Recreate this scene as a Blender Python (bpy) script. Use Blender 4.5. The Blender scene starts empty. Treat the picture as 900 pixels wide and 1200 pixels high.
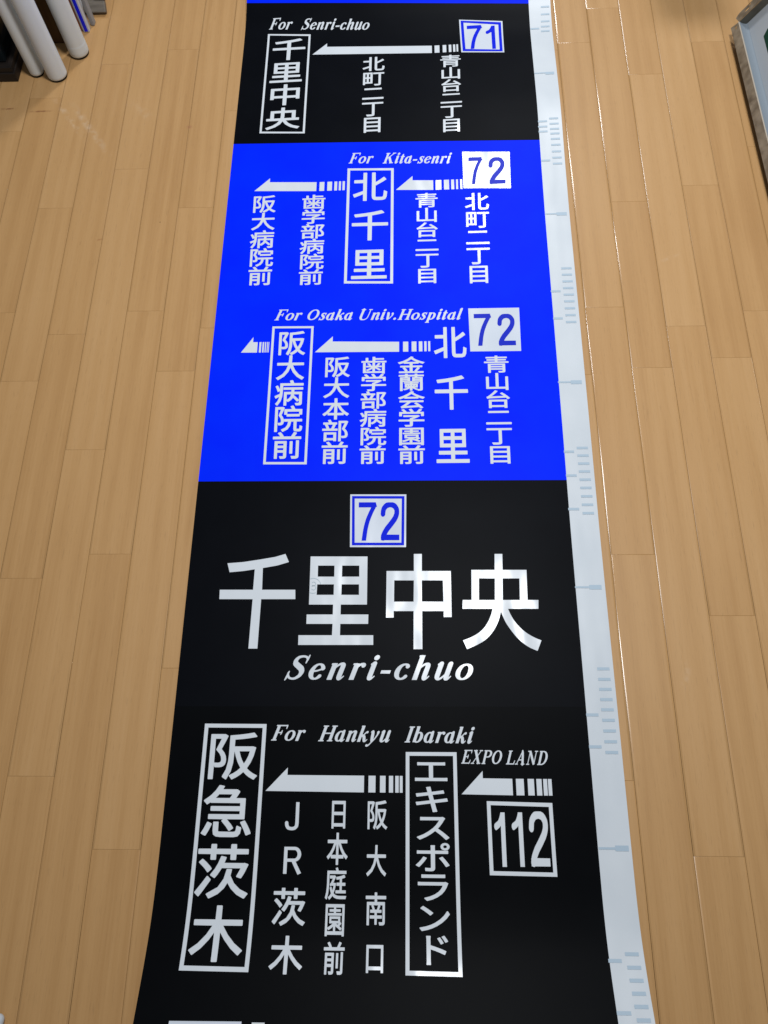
import bpy, bmesh, math, random
from mathutils import Vector, Matrix

SC = bpy.context.scene
COL = SC.collection
random.seed(11)

# ------------------------------------------------------------------ camera
cam_data = bpy.data.cameras.new('camera')
cam = bpy.data.objects.new('camera', cam_data)
COL.objects.link(cam)
R3 = Matrix(((0.99943443, 0.00417761, 0.03336715),
             (0.00826462, 0.93130452, -0.36414774),
             (-0.03259625, 0.36421756, 0.93074328)))
cam.matrix_world = Matrix.Translation((0, 0, 1.26853)) @ R3.to_4x4()
cam_data.sensor_fit = 'VERTICAL'
cam_data.sensor_height = 36.0
cam_data.lens = 27.03
cam_data.clip_start = 0.01
cam_data.clip_end = 200
SC.camera = cam

# ------------------------------------------------------------------ world, lamps, exposure
w = bpy.data.worlds.new('World')
SC.world = w
w.use_nodes = True
w.node_tree.nodes['Background'].inputs[0].default_value = (0.86, 0.93, 1.0, 1)
w.node_tree.nodes['Background'].inputs[1].default_value = 0.16

def ceiling_lamp(loc, size, power):
    d = bpy.data.lights.new('ceiling_lamp', 'AREA')
    d.shape = 'DISK'; d.size = size; d.energy = power; d.color = (0.97, 0.985, 1.0)
    o = bpy.data.objects.new('ceiling_lamp', d)
    o.location = loc
    COL.objects.link(o)
ceiling_lamp((0.20, 0.90, 2.40), 0.38, 44)      # the lamp over the middle of the blind
ceiling_lamp((0.44, 3.28, 2.40), 0.42, 46)      # the lamp farther down the room
SC.view_settings.view_transform = 'Standard'
SC.view_settings.look = 'None'
SC.view_settings.exposure = 0.0
SC.view_settings.gamma = 1.0

# ------------------------------------------------------------------ helpers
def tag(o, label=None, cat=None, group=None, kind=None):
    if label: o['label'] = label
    if cat: o['category'] = cat
    if group: o['group'] = group
    if kind: o['kind'] = kind
    return o

def link_mesh(name, me, mat, parent=None):
    o = bpy.data.objects.new(name, me)
    COL.objects.link(o)
    if mat is not None and not me.materials: me.materials.append(mat)
    if parent: o.parent = parent
    return o

def from_bm(name, bm, mat, parent=None, smooth=False):
    me = bpy.data.meshes.new(name)
    bmesh.ops.recalc_face_normals(bm, faces=bm.faces)
    bm.to_mesh(me); bm.free()
    if smooth:
        for p in me.polygons: p.use_smooth = True
    return link_mesh(name, me, mat, parent)

def empty(name, loc=(0, 0, 0)):
    o = bpy.data.objects.new(name, None)
    o.location = loc; o.empty_display_size = 0.05
    COL.objects.link(o)
    return o

def new_mat(name, color, rough=0.5, spec=0.5, metallic=0.0, coat=0.0, coat_rough=0.1):
    m = bpy.data.materials.new(name); m.use_nodes = True
    b = m.node_tree.nodes['Principled BSDF']
    b.inputs['Base Color'].default_value = (*color, 1)
    b.inputs['Roughness'].default_value = rough
    b.inputs['Specular IOR Level'].default_value = spec
    b.inputs['Metallic'].default_value = metallic
    b.inputs['Coat Weight'].default_value = coat
    b.inputs['Coat Roughness'].default_value = coat_rough
    return m

def N(m, t, **kw):
    n = m.node_tree.nodes.new(t)
    for k, v in kw.items(): setattr(n, k, v)
    return n

def L(m, a, b): m.node_tree.links.new(a, b)

def mottle(m, c0, c1, scale=30.0, detail=4.0, bump=0.0, stretch=(1, 1, 1), rough=None):
    """Procedural variation of the thing's own colour (and a little bump)."""
    b = m.node_tree.nodes['Principled BSDF']
    tc = N(m, 'ShaderNodeTexCoord'); mp = N(m, 'ShaderNodeMapping')
    mp.inputs['Scale'].default_value = stretch
    L(m, tc.outputs['Object'], mp.inputs['Vector'])
    nz = N(m, 'ShaderNodeTexNoise'); nz.inputs['Scale'].default_value = scale; nz.inputs['Detail'].default_value = detail
    L(m, mp.outputs[0], nz.inputs['Vector'])
    cr = N(m, 'ShaderNodeValToRGB')
    cr.color_ramp.elements[0].position = 0.3; cr.color_ramp.elements[0].color = (*c0, 1)
    cr.color_ramp.elements[1].position = 0.7; cr.color_ramp.elements[1].color = (*c1, 1)
    L(m, nz.outputs['Fac'], cr.inputs[0]); L(m, cr.outputs[0], b.inputs['Base Color'])
    if rough:
        mr = N(m, 'ShaderNodeMapRange'); mr.inputs[3].default_value = rough[0]; mr.inputs[4].default_value = rough[1]
        L(m, nz.outputs['Fac'], mr.inputs[0]); L(m, mr.outputs[0], b.inputs['Roughness'])
    if bump:
        bp = N(m, 'ShaderNodeBump'); bp.inputs['Strength'].default_value = bump; bp.inputs['Distance'].default_value = 0.001
        L(m, nz.outputs['Fac'], bp.inputs['Height']); L(m, bp.outputs[0], b.inputs['Normal'])
    return m

# ------------------------------------------------------------------ materials
M = {}
def film_mat(name, c0, c1, rough, spec, coat=0.0, coat_rough=0.2, ripple=0.0):
    m = new_mat(name, c0, rough, spec, coat=coat, coat_rough=coat_rough)
    mottle(m, c0, c1, 9.0, 3.0, stretch=(1, 1, 1))
    if ripple:                                            # faint rolling ripples along the film
        tc = N(m, 'ShaderNodeTexCoord'); mp = N(m, 'ShaderNodeMapping'); mp.inputs['Scale'].default_value = (11, 4, 1)
        nz = N(m, 'ShaderNodeTexNoise'); nz.inputs['Scale'].default_value = 1.0; nz.inputs['Detail'].default_value = 2
        bp = N(m, 'ShaderNodeBump'); bp.inputs['Strength'].default_value = 1.0; bp.inputs['Distance'].default_value = ripple
        L(m, tc.outputs['Object'], mp.inputs[0]); L(m, mp.outputs[0], nz.inputs['Vector'])
        L(m, nz.outputs['Fac'], bp.inputs['Height']); L(m, bp.outputs[0], m.node_tree.nodes['Principled BSDF'].inputs['Normal'])
    return m
M['sheet'] = film_mat('translucent_white_film', (0.56, 0.61, 0.66), (0.62, 0.665, 0.71), 0.36, 0.22, ripple=0.005)
M['letter'] = film_mat('clear_letter_film', (0.635, 0.68, 0.73), (0.675, 0.715, 0.76), 0.21, 0.24, ripple=0.007)
M['plate'] = film_mat('white_plate_film', (0.60, 0.655, 0.74), (0.64, 0.69, 0.77), 0.21, 0.26, ripple=0.007)
M['black'] = film_mat('black_ink', (0.0015, 0.0021, 0.0037), (0.0025, 0.0032, 0.0052), 0.45, 0.035)
M['black_b'] = film_mat('black_ink_joined', (0.0012, 0.0016, 0.0024), (0.0020, 0.0025, 0.0034), 0.45, 0.03)
M['blue'] = film_mat('blue_ink', (0.0, 0.016, 0.96), (0.0, 0.023, 0.98), 0.45, 0.03)
M['blueink'] = film_mat('blue_number_ink', (0.004, 0.016, 0.66), (0.004, 0.018, 0.72), 0.5, 0.04)
M['mark'] = new_mat('pale_blue_print', (0.40, 0.505, 0.60), 0.4, 0.2)
M['navyink'] = film_mat('navy_number_ink', (0.004, 0.018, 0.50), (0.004, 0.020, 0.55), 0.4, 0.1)
M['stamp'] = new_mat('grey_stamp_ink', (0.42, 0.50, 0.55), 0.5, 0.1)

def wood_material():
    m = new_mat('beech_floor', (0.4, 0.27, 0.14), 0.42, 0.35)
    b = m.node_tree.nodes['Principled BSDF']
    at = N(m, 'ShaderNodeAttribute'); at.attribute_name = 'plank'
    sx = N(m, 'ShaderNodeSeparateColor'); L(m, at.outputs['Color'], sx.inputs[0])
    tc = N(m, 'ShaderNodeTexCoord')
    sh = N(m, 'ShaderNodeVectorMath', operation='SCALE'); sh.inputs['Scale'].default_value = 37.0
    L(m, at.outputs['Color'], sh.inputs[0])
    ad = N(m, 'ShaderNodeVectorMath', operation='ADD')
    L(m, tc.outputs['Object'], ad.inputs[0]); L(m, sh.outputs[0], ad.inputs[1])
    def noise(scale, stretch, detail, rough=0.55, dist=0.0):
        mp = N(m, 'ShaderNodeMapping'); mp.inputs['Scale'].default_value = stretch
        L(m, ad.outputs[0], mp.inputs[0])
        n = N(m, 'ShaderNodeTexNoise'); n.inputs['Scale'].default_value = scale
        n.inputs['Detail'].default_value = detail; n.inputs['Roughness'].default_value = rough
        n.inputs['Distortion'].default_value = dist
        L(m, mp.outputs[0], n.inputs['Vector'])
        return n
    broad = noise(1.0, (22, 0.9, 1), 5, 0.55, 0.9)        # growth bands along the plank
    fine = noise(1.0, (260, 5.5, 1), 3, 0.6)             # fibres
    pores = noise(1.0, (900, 42, 1), 2, 0.5)             # short pores
    blot = noise(1.0, (7, 3.0, 1), 3, 0.5)               # slow clouding
    # growth rings cut at a flat angle
    mpw = N(m, 'ShaderNodeMapping'); mpw.inputs['Scale'].default_value = (1.0, 0.07, 1)
    L(m, ad.outputs[0], mpw.inputs[0])
    wv = N(m, 'ShaderNodeTexWave', wave_type='BANDS', bands_direction='X')
    wv.inputs['Scale'].default_value = 9; wv.inputs['Distortion'].default_value = 7.0
    wv.inputs['Detail'].default_value = 3; wv.inputs['Detail Scale'].default_value = 1.2
    L(m, mpw.outputs[0], wv.inputs['Vector'])
    def math_(op, a, bb):
        n = N(m, 'ShaderNodeMath', operation=op)
        for i, v in enumerate((a, bb)):
            if isinstance(v, (int, float)): n.inputs[i].default_value = v
            else: L(m, v, n.inputs[i])
        return n.outputs[0]
    f = math_('MULTIPLY', broad.outputs['Fac'], 0.24)
    f = math_('ADD', f, math_('MULTIPLY', fine.outputs['Fac'], 0.26))
    f = math_('ADD', f, math_('MULTIPLY', wv.outputs['Fac'], 0.10))
    f = math_('ADD', f, math_('MULTIPLY', blot.outputs['Fac'], 0.26))
    f = math_('ADD', f, math_('MULTIPLY', sx.outputs[0], 0.15))
    cr = N(m, 'ShaderNodeValToRGB')
    e = cr.color_ramp.elements
    e[0].position = 0.30; e[0].color = (0.415, 0.226, 0.085, 1)
    e[1].position = 0.74; e[1].color = (0.530, 0.316, 0.139, 1)
    mid = e.new(0.51); mid.color = (0.485, 0.278, 0.113, 1)
    L(m, f, cr.inputs[0])
    # pores darken
    pr = N(m, 'ShaderNodeMapRange'); pr.inputs[1].default_value = 0.60; pr.inputs[2].default_value = 0.78
    pr.inputs[3].default_value = 0.0; pr.inputs[4].default_value = 0.35
    L(m, pores.outputs['Fac'], pr.inputs[0])
    mx = N(m, 'ShaderNodeMix', data_type='RGBA'); mx.inputs[7].default_value = (0.24, 0.135, 0.058, 1)
    hm = N(m, 'ShaderNodeMapRange'); hm.inputs[1].default_value = 0.55; hm.inputs[2].default_value = 1.0; hm.inputs[4].default_value = 0.55
    L(m, sx.outputs[1], hm.inputs[0])
    hx = N(m, 'ShaderNodeMix', data_type='RGBA'); hx.inputs[7].default_value = (0.43, 0.232, 0.084, 1)
    L(m, math_('MULTIPLY', hm.outputs[0], broad.outputs['Fac']), hx.inputs[0]); L(m, cr.outputs[0], hx.inputs[6])
    L(m, pr.outputs[0], mx.inputs[0]); L(m, hx.outputs[2], mx.inputs[6])
    # grooves between planks: dirt and dark varnish (green channel = in the groove)
    gx = N(m, 'ShaderNodeMix', data_type='RGBA'); gx.inputs[7].default_value = (0.31, 0.172, 0.066, 1)
    gat = N(m, 'ShaderNodeAttribute'); gat.attribute_name = 'groove'
    L(m, gat.outputs['Fac'], gx.inputs[0]); L(m, mx.outputs[2], gx.inputs[6])
    gs = N(m, 'ShaderNodeMath', operation='GREATER_THAN'); gs.inputs[1].default_value = 0.02
    L(m, gat.outputs['Fac'], gs.inputs[0])
    # a few small dark specks and knots
    vo = N(m, 'ShaderNodeTexVoronoi'); vo.inputs['Scale'].default_value = 6.5
    L(m, tc.outputs['Object'], vo.inputs['Vector'])
    vr = N(m, 'ShaderNodeMapRange'); vr.inputs[1].default_value = 0.010; vr.inputs[2].default_value = 0.016
    vr.inputs[3].default_value = 0.75; vr.inputs[4].default_value = 0.0
    L(m, vo.outputs['Distance'], vr.inputs[0])
    vx = N(m, 'ShaderNodeMix', data_type='RGBA'); vx.inputs[7].default_value = (0.10, 0.05, 0.02, 1)
    L(m, vr.outputs[0], vx.inputs[0]); L(m, gx.outputs[2], vx.inputs[6])
    last = vx.outputs[2]
    def wear_or_glare(cx, cy, dx, dy, half_l, half_w, color, amount, grain, lo, hi):
        # a scuff, stain or painted glare streak: a strip on the floor, broken up by noise
        n = math.hypot(dx, dy); dx, dy = dx / n, dy / n
        of = N(m, 'ShaderNodeVectorMath', operation='SUBTRACT'); of.inputs[1].default_value = (cx, cy, 0)
        L(m, tc.outputs['Object'], of.inputs[0])
        fall = []
        for ax, ay, half in ((dx, dy, half_l), (-dy, dx, half_w)):
            d = N(m, 'ShaderNodeVectorMath', operation='DOT_PRODUCT'); d.inputs[1].default_value = (ax, ay, 0)
            L(m, of.outputs[0], d.inputs[0])
            a = math_('ABSOLUTE', d.outputs['Value'], 0.0)
            r = N(m, 'ShaderNodeMapRange', interpolation_type='SMOOTHSTEP'); r.inputs[1].default_value = half * 0.1; r.inputs[2].default_value = half
            r.inputs[3].default_value = 1.0; r.inputs[4].default_value = 0.0
            L(m, a, r.inputs[0]); fall.append(r.outputs[0])
        nz = N(m, 'ShaderNodeTexNoise'); nz.inputs['Scale'].default_value = grain; nz.inputs['Detail'].default_value = 5
        L(m, tc.outputs['Object'], nz.inputs['Vector'])
        nr = N(m, 'ShaderNodeMapRange'); nr.inputs[1].default_value = lo; nr.inputs[2].default_value = hi; nr.inputs[4].default_value = amount
        L(m, nz.outputs['Fac'], nr.inputs[0])
        f_ = math_('MULTIPLY', math_('MULTIPLY', fall[0], fall[1]), nr.outputs[0])
        x = N(m, 'ShaderNodeMix', data_type='RGBA'); x.inputs[7].default_value = color
        L(m, f_, x.inputs[0]); L(m, last, x.inputs[6])
        return x.outputs[2]
    for args in ((-0.715, 1.425, 0.145, -0.21, 0.12, 0.012, (0.72, 0.62, 0.50, 1), 0.26, 60, 0.42, 0.62),  # pale streak: lamp glare painted into the wood colour
                 (-0.765, 1.455, 0.10, -0.14, 0.10, 0.010, (0.72, 0.62, 0.50, 1), 0.24, 70, 0.45, 0.62),  # second painted glare streak beside it
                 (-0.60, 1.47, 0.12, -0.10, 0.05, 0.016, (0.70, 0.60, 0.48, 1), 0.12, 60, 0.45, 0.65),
                 (-0.909, 1.487, 1, 0.02, 0.028, 0.004, (0.20, 0.075, 0.03, 1), 0.75, 110, 0.38, 0.58),
                 (-0.833, 1.477, 1, 0.02, 0.036, 0.004, (0.20, 0.075, 0.03, 1), 0.75, 110, 0.38, 0.58),
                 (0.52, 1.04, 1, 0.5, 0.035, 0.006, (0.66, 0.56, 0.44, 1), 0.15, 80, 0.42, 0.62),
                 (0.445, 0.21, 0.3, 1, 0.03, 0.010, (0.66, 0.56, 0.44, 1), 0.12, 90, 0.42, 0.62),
                 (0.635, -0.235, 0.8, -0.5, 0.014, 0.006, (0.17, 0.09, 0.04, 1), 0.75, 120, 0.30, 0.5),
                 (0.60, -0.28, 0.6, 1.0, 0.03, 0.010, (0.24, 0.14, 0.06, 1), 0.5, 90, 0.35, 0.55),
                 (-0.487, 1.42, 1, 0.1, 0.010, 0.007, (0.36, 0.16, 0.08, 1), 0.6, 120, 0.3, 0.5),
                 (-0.645, 1.11, 1, 0.3, 0.008, 0.003, (0.30, 0.12, 0.04, 1), 0.8, 120, 0.3, 0.5)):
        last = wear_or_glare(*args)
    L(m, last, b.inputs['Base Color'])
    sp = N(m, 'ShaderNodeMapRange'); sp.inputs[3].default_value = 0.35; sp.inputs[4].default_value = 0.6
    L(m, gs.outputs[0], sp.inputs[0]); L(m, sp.outputs[0], b.inputs['Specular IOR Level'])
    # worn varnish: roughness varies, tiny scratches glint
    rr = N(m, 'ShaderNodeMapRange'); rr.inputs[3].default_value = 0.36; rr.inputs[4].default_value = 0.58
    L(m, fine.outputs['Fac'], rr.inputs[0])
    rg = N(m, 'ShaderNodeMix', data_type='FLOAT'); rg.inputs[3].default_value = 0.22
    L(m, gat.outputs['Fac'], rg.inputs[0]); L(m, rr.outputs[0], rg.inputs[2])
    L(m, gs.outputs[0], rg.inputs[0])
    L(m, rg.outputs[0], b.inputs['Roughness'])
    bp = N(m, 'ShaderNodeBump'); bp.inputs['Strength'].default_value = 0.12; bp.inputs['Distance'].default_value = 0.0006
    L(m, fine.outputs['Fac'], bp.inputs['Height']); L(m, bp.outputs[0], b.inputs['Normal'])
    return m
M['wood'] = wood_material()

# ------------------------------------------------------------------ the floor: one sheet of bevelled planks
PLANK = 0.07575
X0 = 0.34489
JOINTS = {-17: [1.418], -16: [1.518, 0.93], -15: [0.771, 1.196], -14: [0.375, 0.877, 1.621], -13: [0.049, 0.623, 1.301],
          -12: [0.419, 0.930, 1.664], -11: [-0.056, 0.790, 1.191], -10: [0.220, 0.888, 1.466],
          -1: [0.049, 0.773], 0: [0.416, 0.925, 1.655], 1: [-0.057, 0.787, 1.187], 2: [0.309, 0.879, 1.550],
          3: [0.807, 1.227], 4: [0.912, 1.648], 5: [1.330]}
def build_floor():
    bm = bmesh.new()
    pl = bm.loops.layers.float_color.new('plank')
    gr = bm.loops.layers.float.new('groove') if hasattr(bm.loops.layers, 'float') else None
    rings = [(0.0038, 0.0), (0.0028, 0.0), (0.0019, -0.00011), (0.00036, -0.00040), (0.00005, -0.0014)]
    ylo, yhi = -3.0, 5.0
    for k in range(-34, 26):
        js = sorted(JOINTS.get(k, []))
        if not js: js = [random.uniform(0.0, 0.6)]
        while js[-1] < yhi: js.append(js[-1] + random.choice((0.58, 0.72, 0.86)))
        while js[0] > ylo: js.insert(0, js[0] - random.choice((0.76, 0.83, 0.9)))
        for a, b in zip(js, js[1:]):
            xa, xb = X0 + k * PLANK, X0 + (k + 1) * PLANK
            c = (random.random(), random.random(), random.random(), 1)
            rv = []
            for ins, z in rings:
                rv.append([bm.verts.new((x, y, z)) for x, y in ((xa + ins, a + ins * .25), (xb - ins, a + ins * .25), (xb - ins, b - ins * .25), (xa + ins, b - ins * .25))])
            fs = [(bm.faces.new(rv[0]), None)]
            for i in range(4):
                for j in range(4):
                    fs.append((bm.faces.new((rv[i + 1][j], rv[i + 1][(j + 1) % 4], rv[i][(j + 1) % 4], rv[i][j])), i))
            for j in range(4):
                bm.edges.get((rv[3][j], rv[3][(j + 1) % 4])).smooth = False
            for f, i in fs:
                f.smooth = True
                for lp in f.loops:
                    lp[pl] = c
                    lp[gr] = 1.0 if i == 3 else (0.05 if i in (1, 2) else 0.0)
    # closing sheet under the grooves
    vs = [bm.verts.new(p) for p in ((-2.3, -3.2, -0.0016), (2.3, -3.2, -0.0016), (2.3, 5.2, -0.0016), (-2.3, 5.2, -0.0016))]
    f = bm.faces.new(vs)
    for lp in f.loops: lp[pl] = (0, 0, 0, 1); lp[gr] = 1.0
    me = bpy.data.meshes.new('floor')
    bm.to_mesh(me); bm.free()
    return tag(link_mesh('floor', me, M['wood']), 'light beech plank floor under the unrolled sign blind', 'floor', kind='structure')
build_floor()

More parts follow.
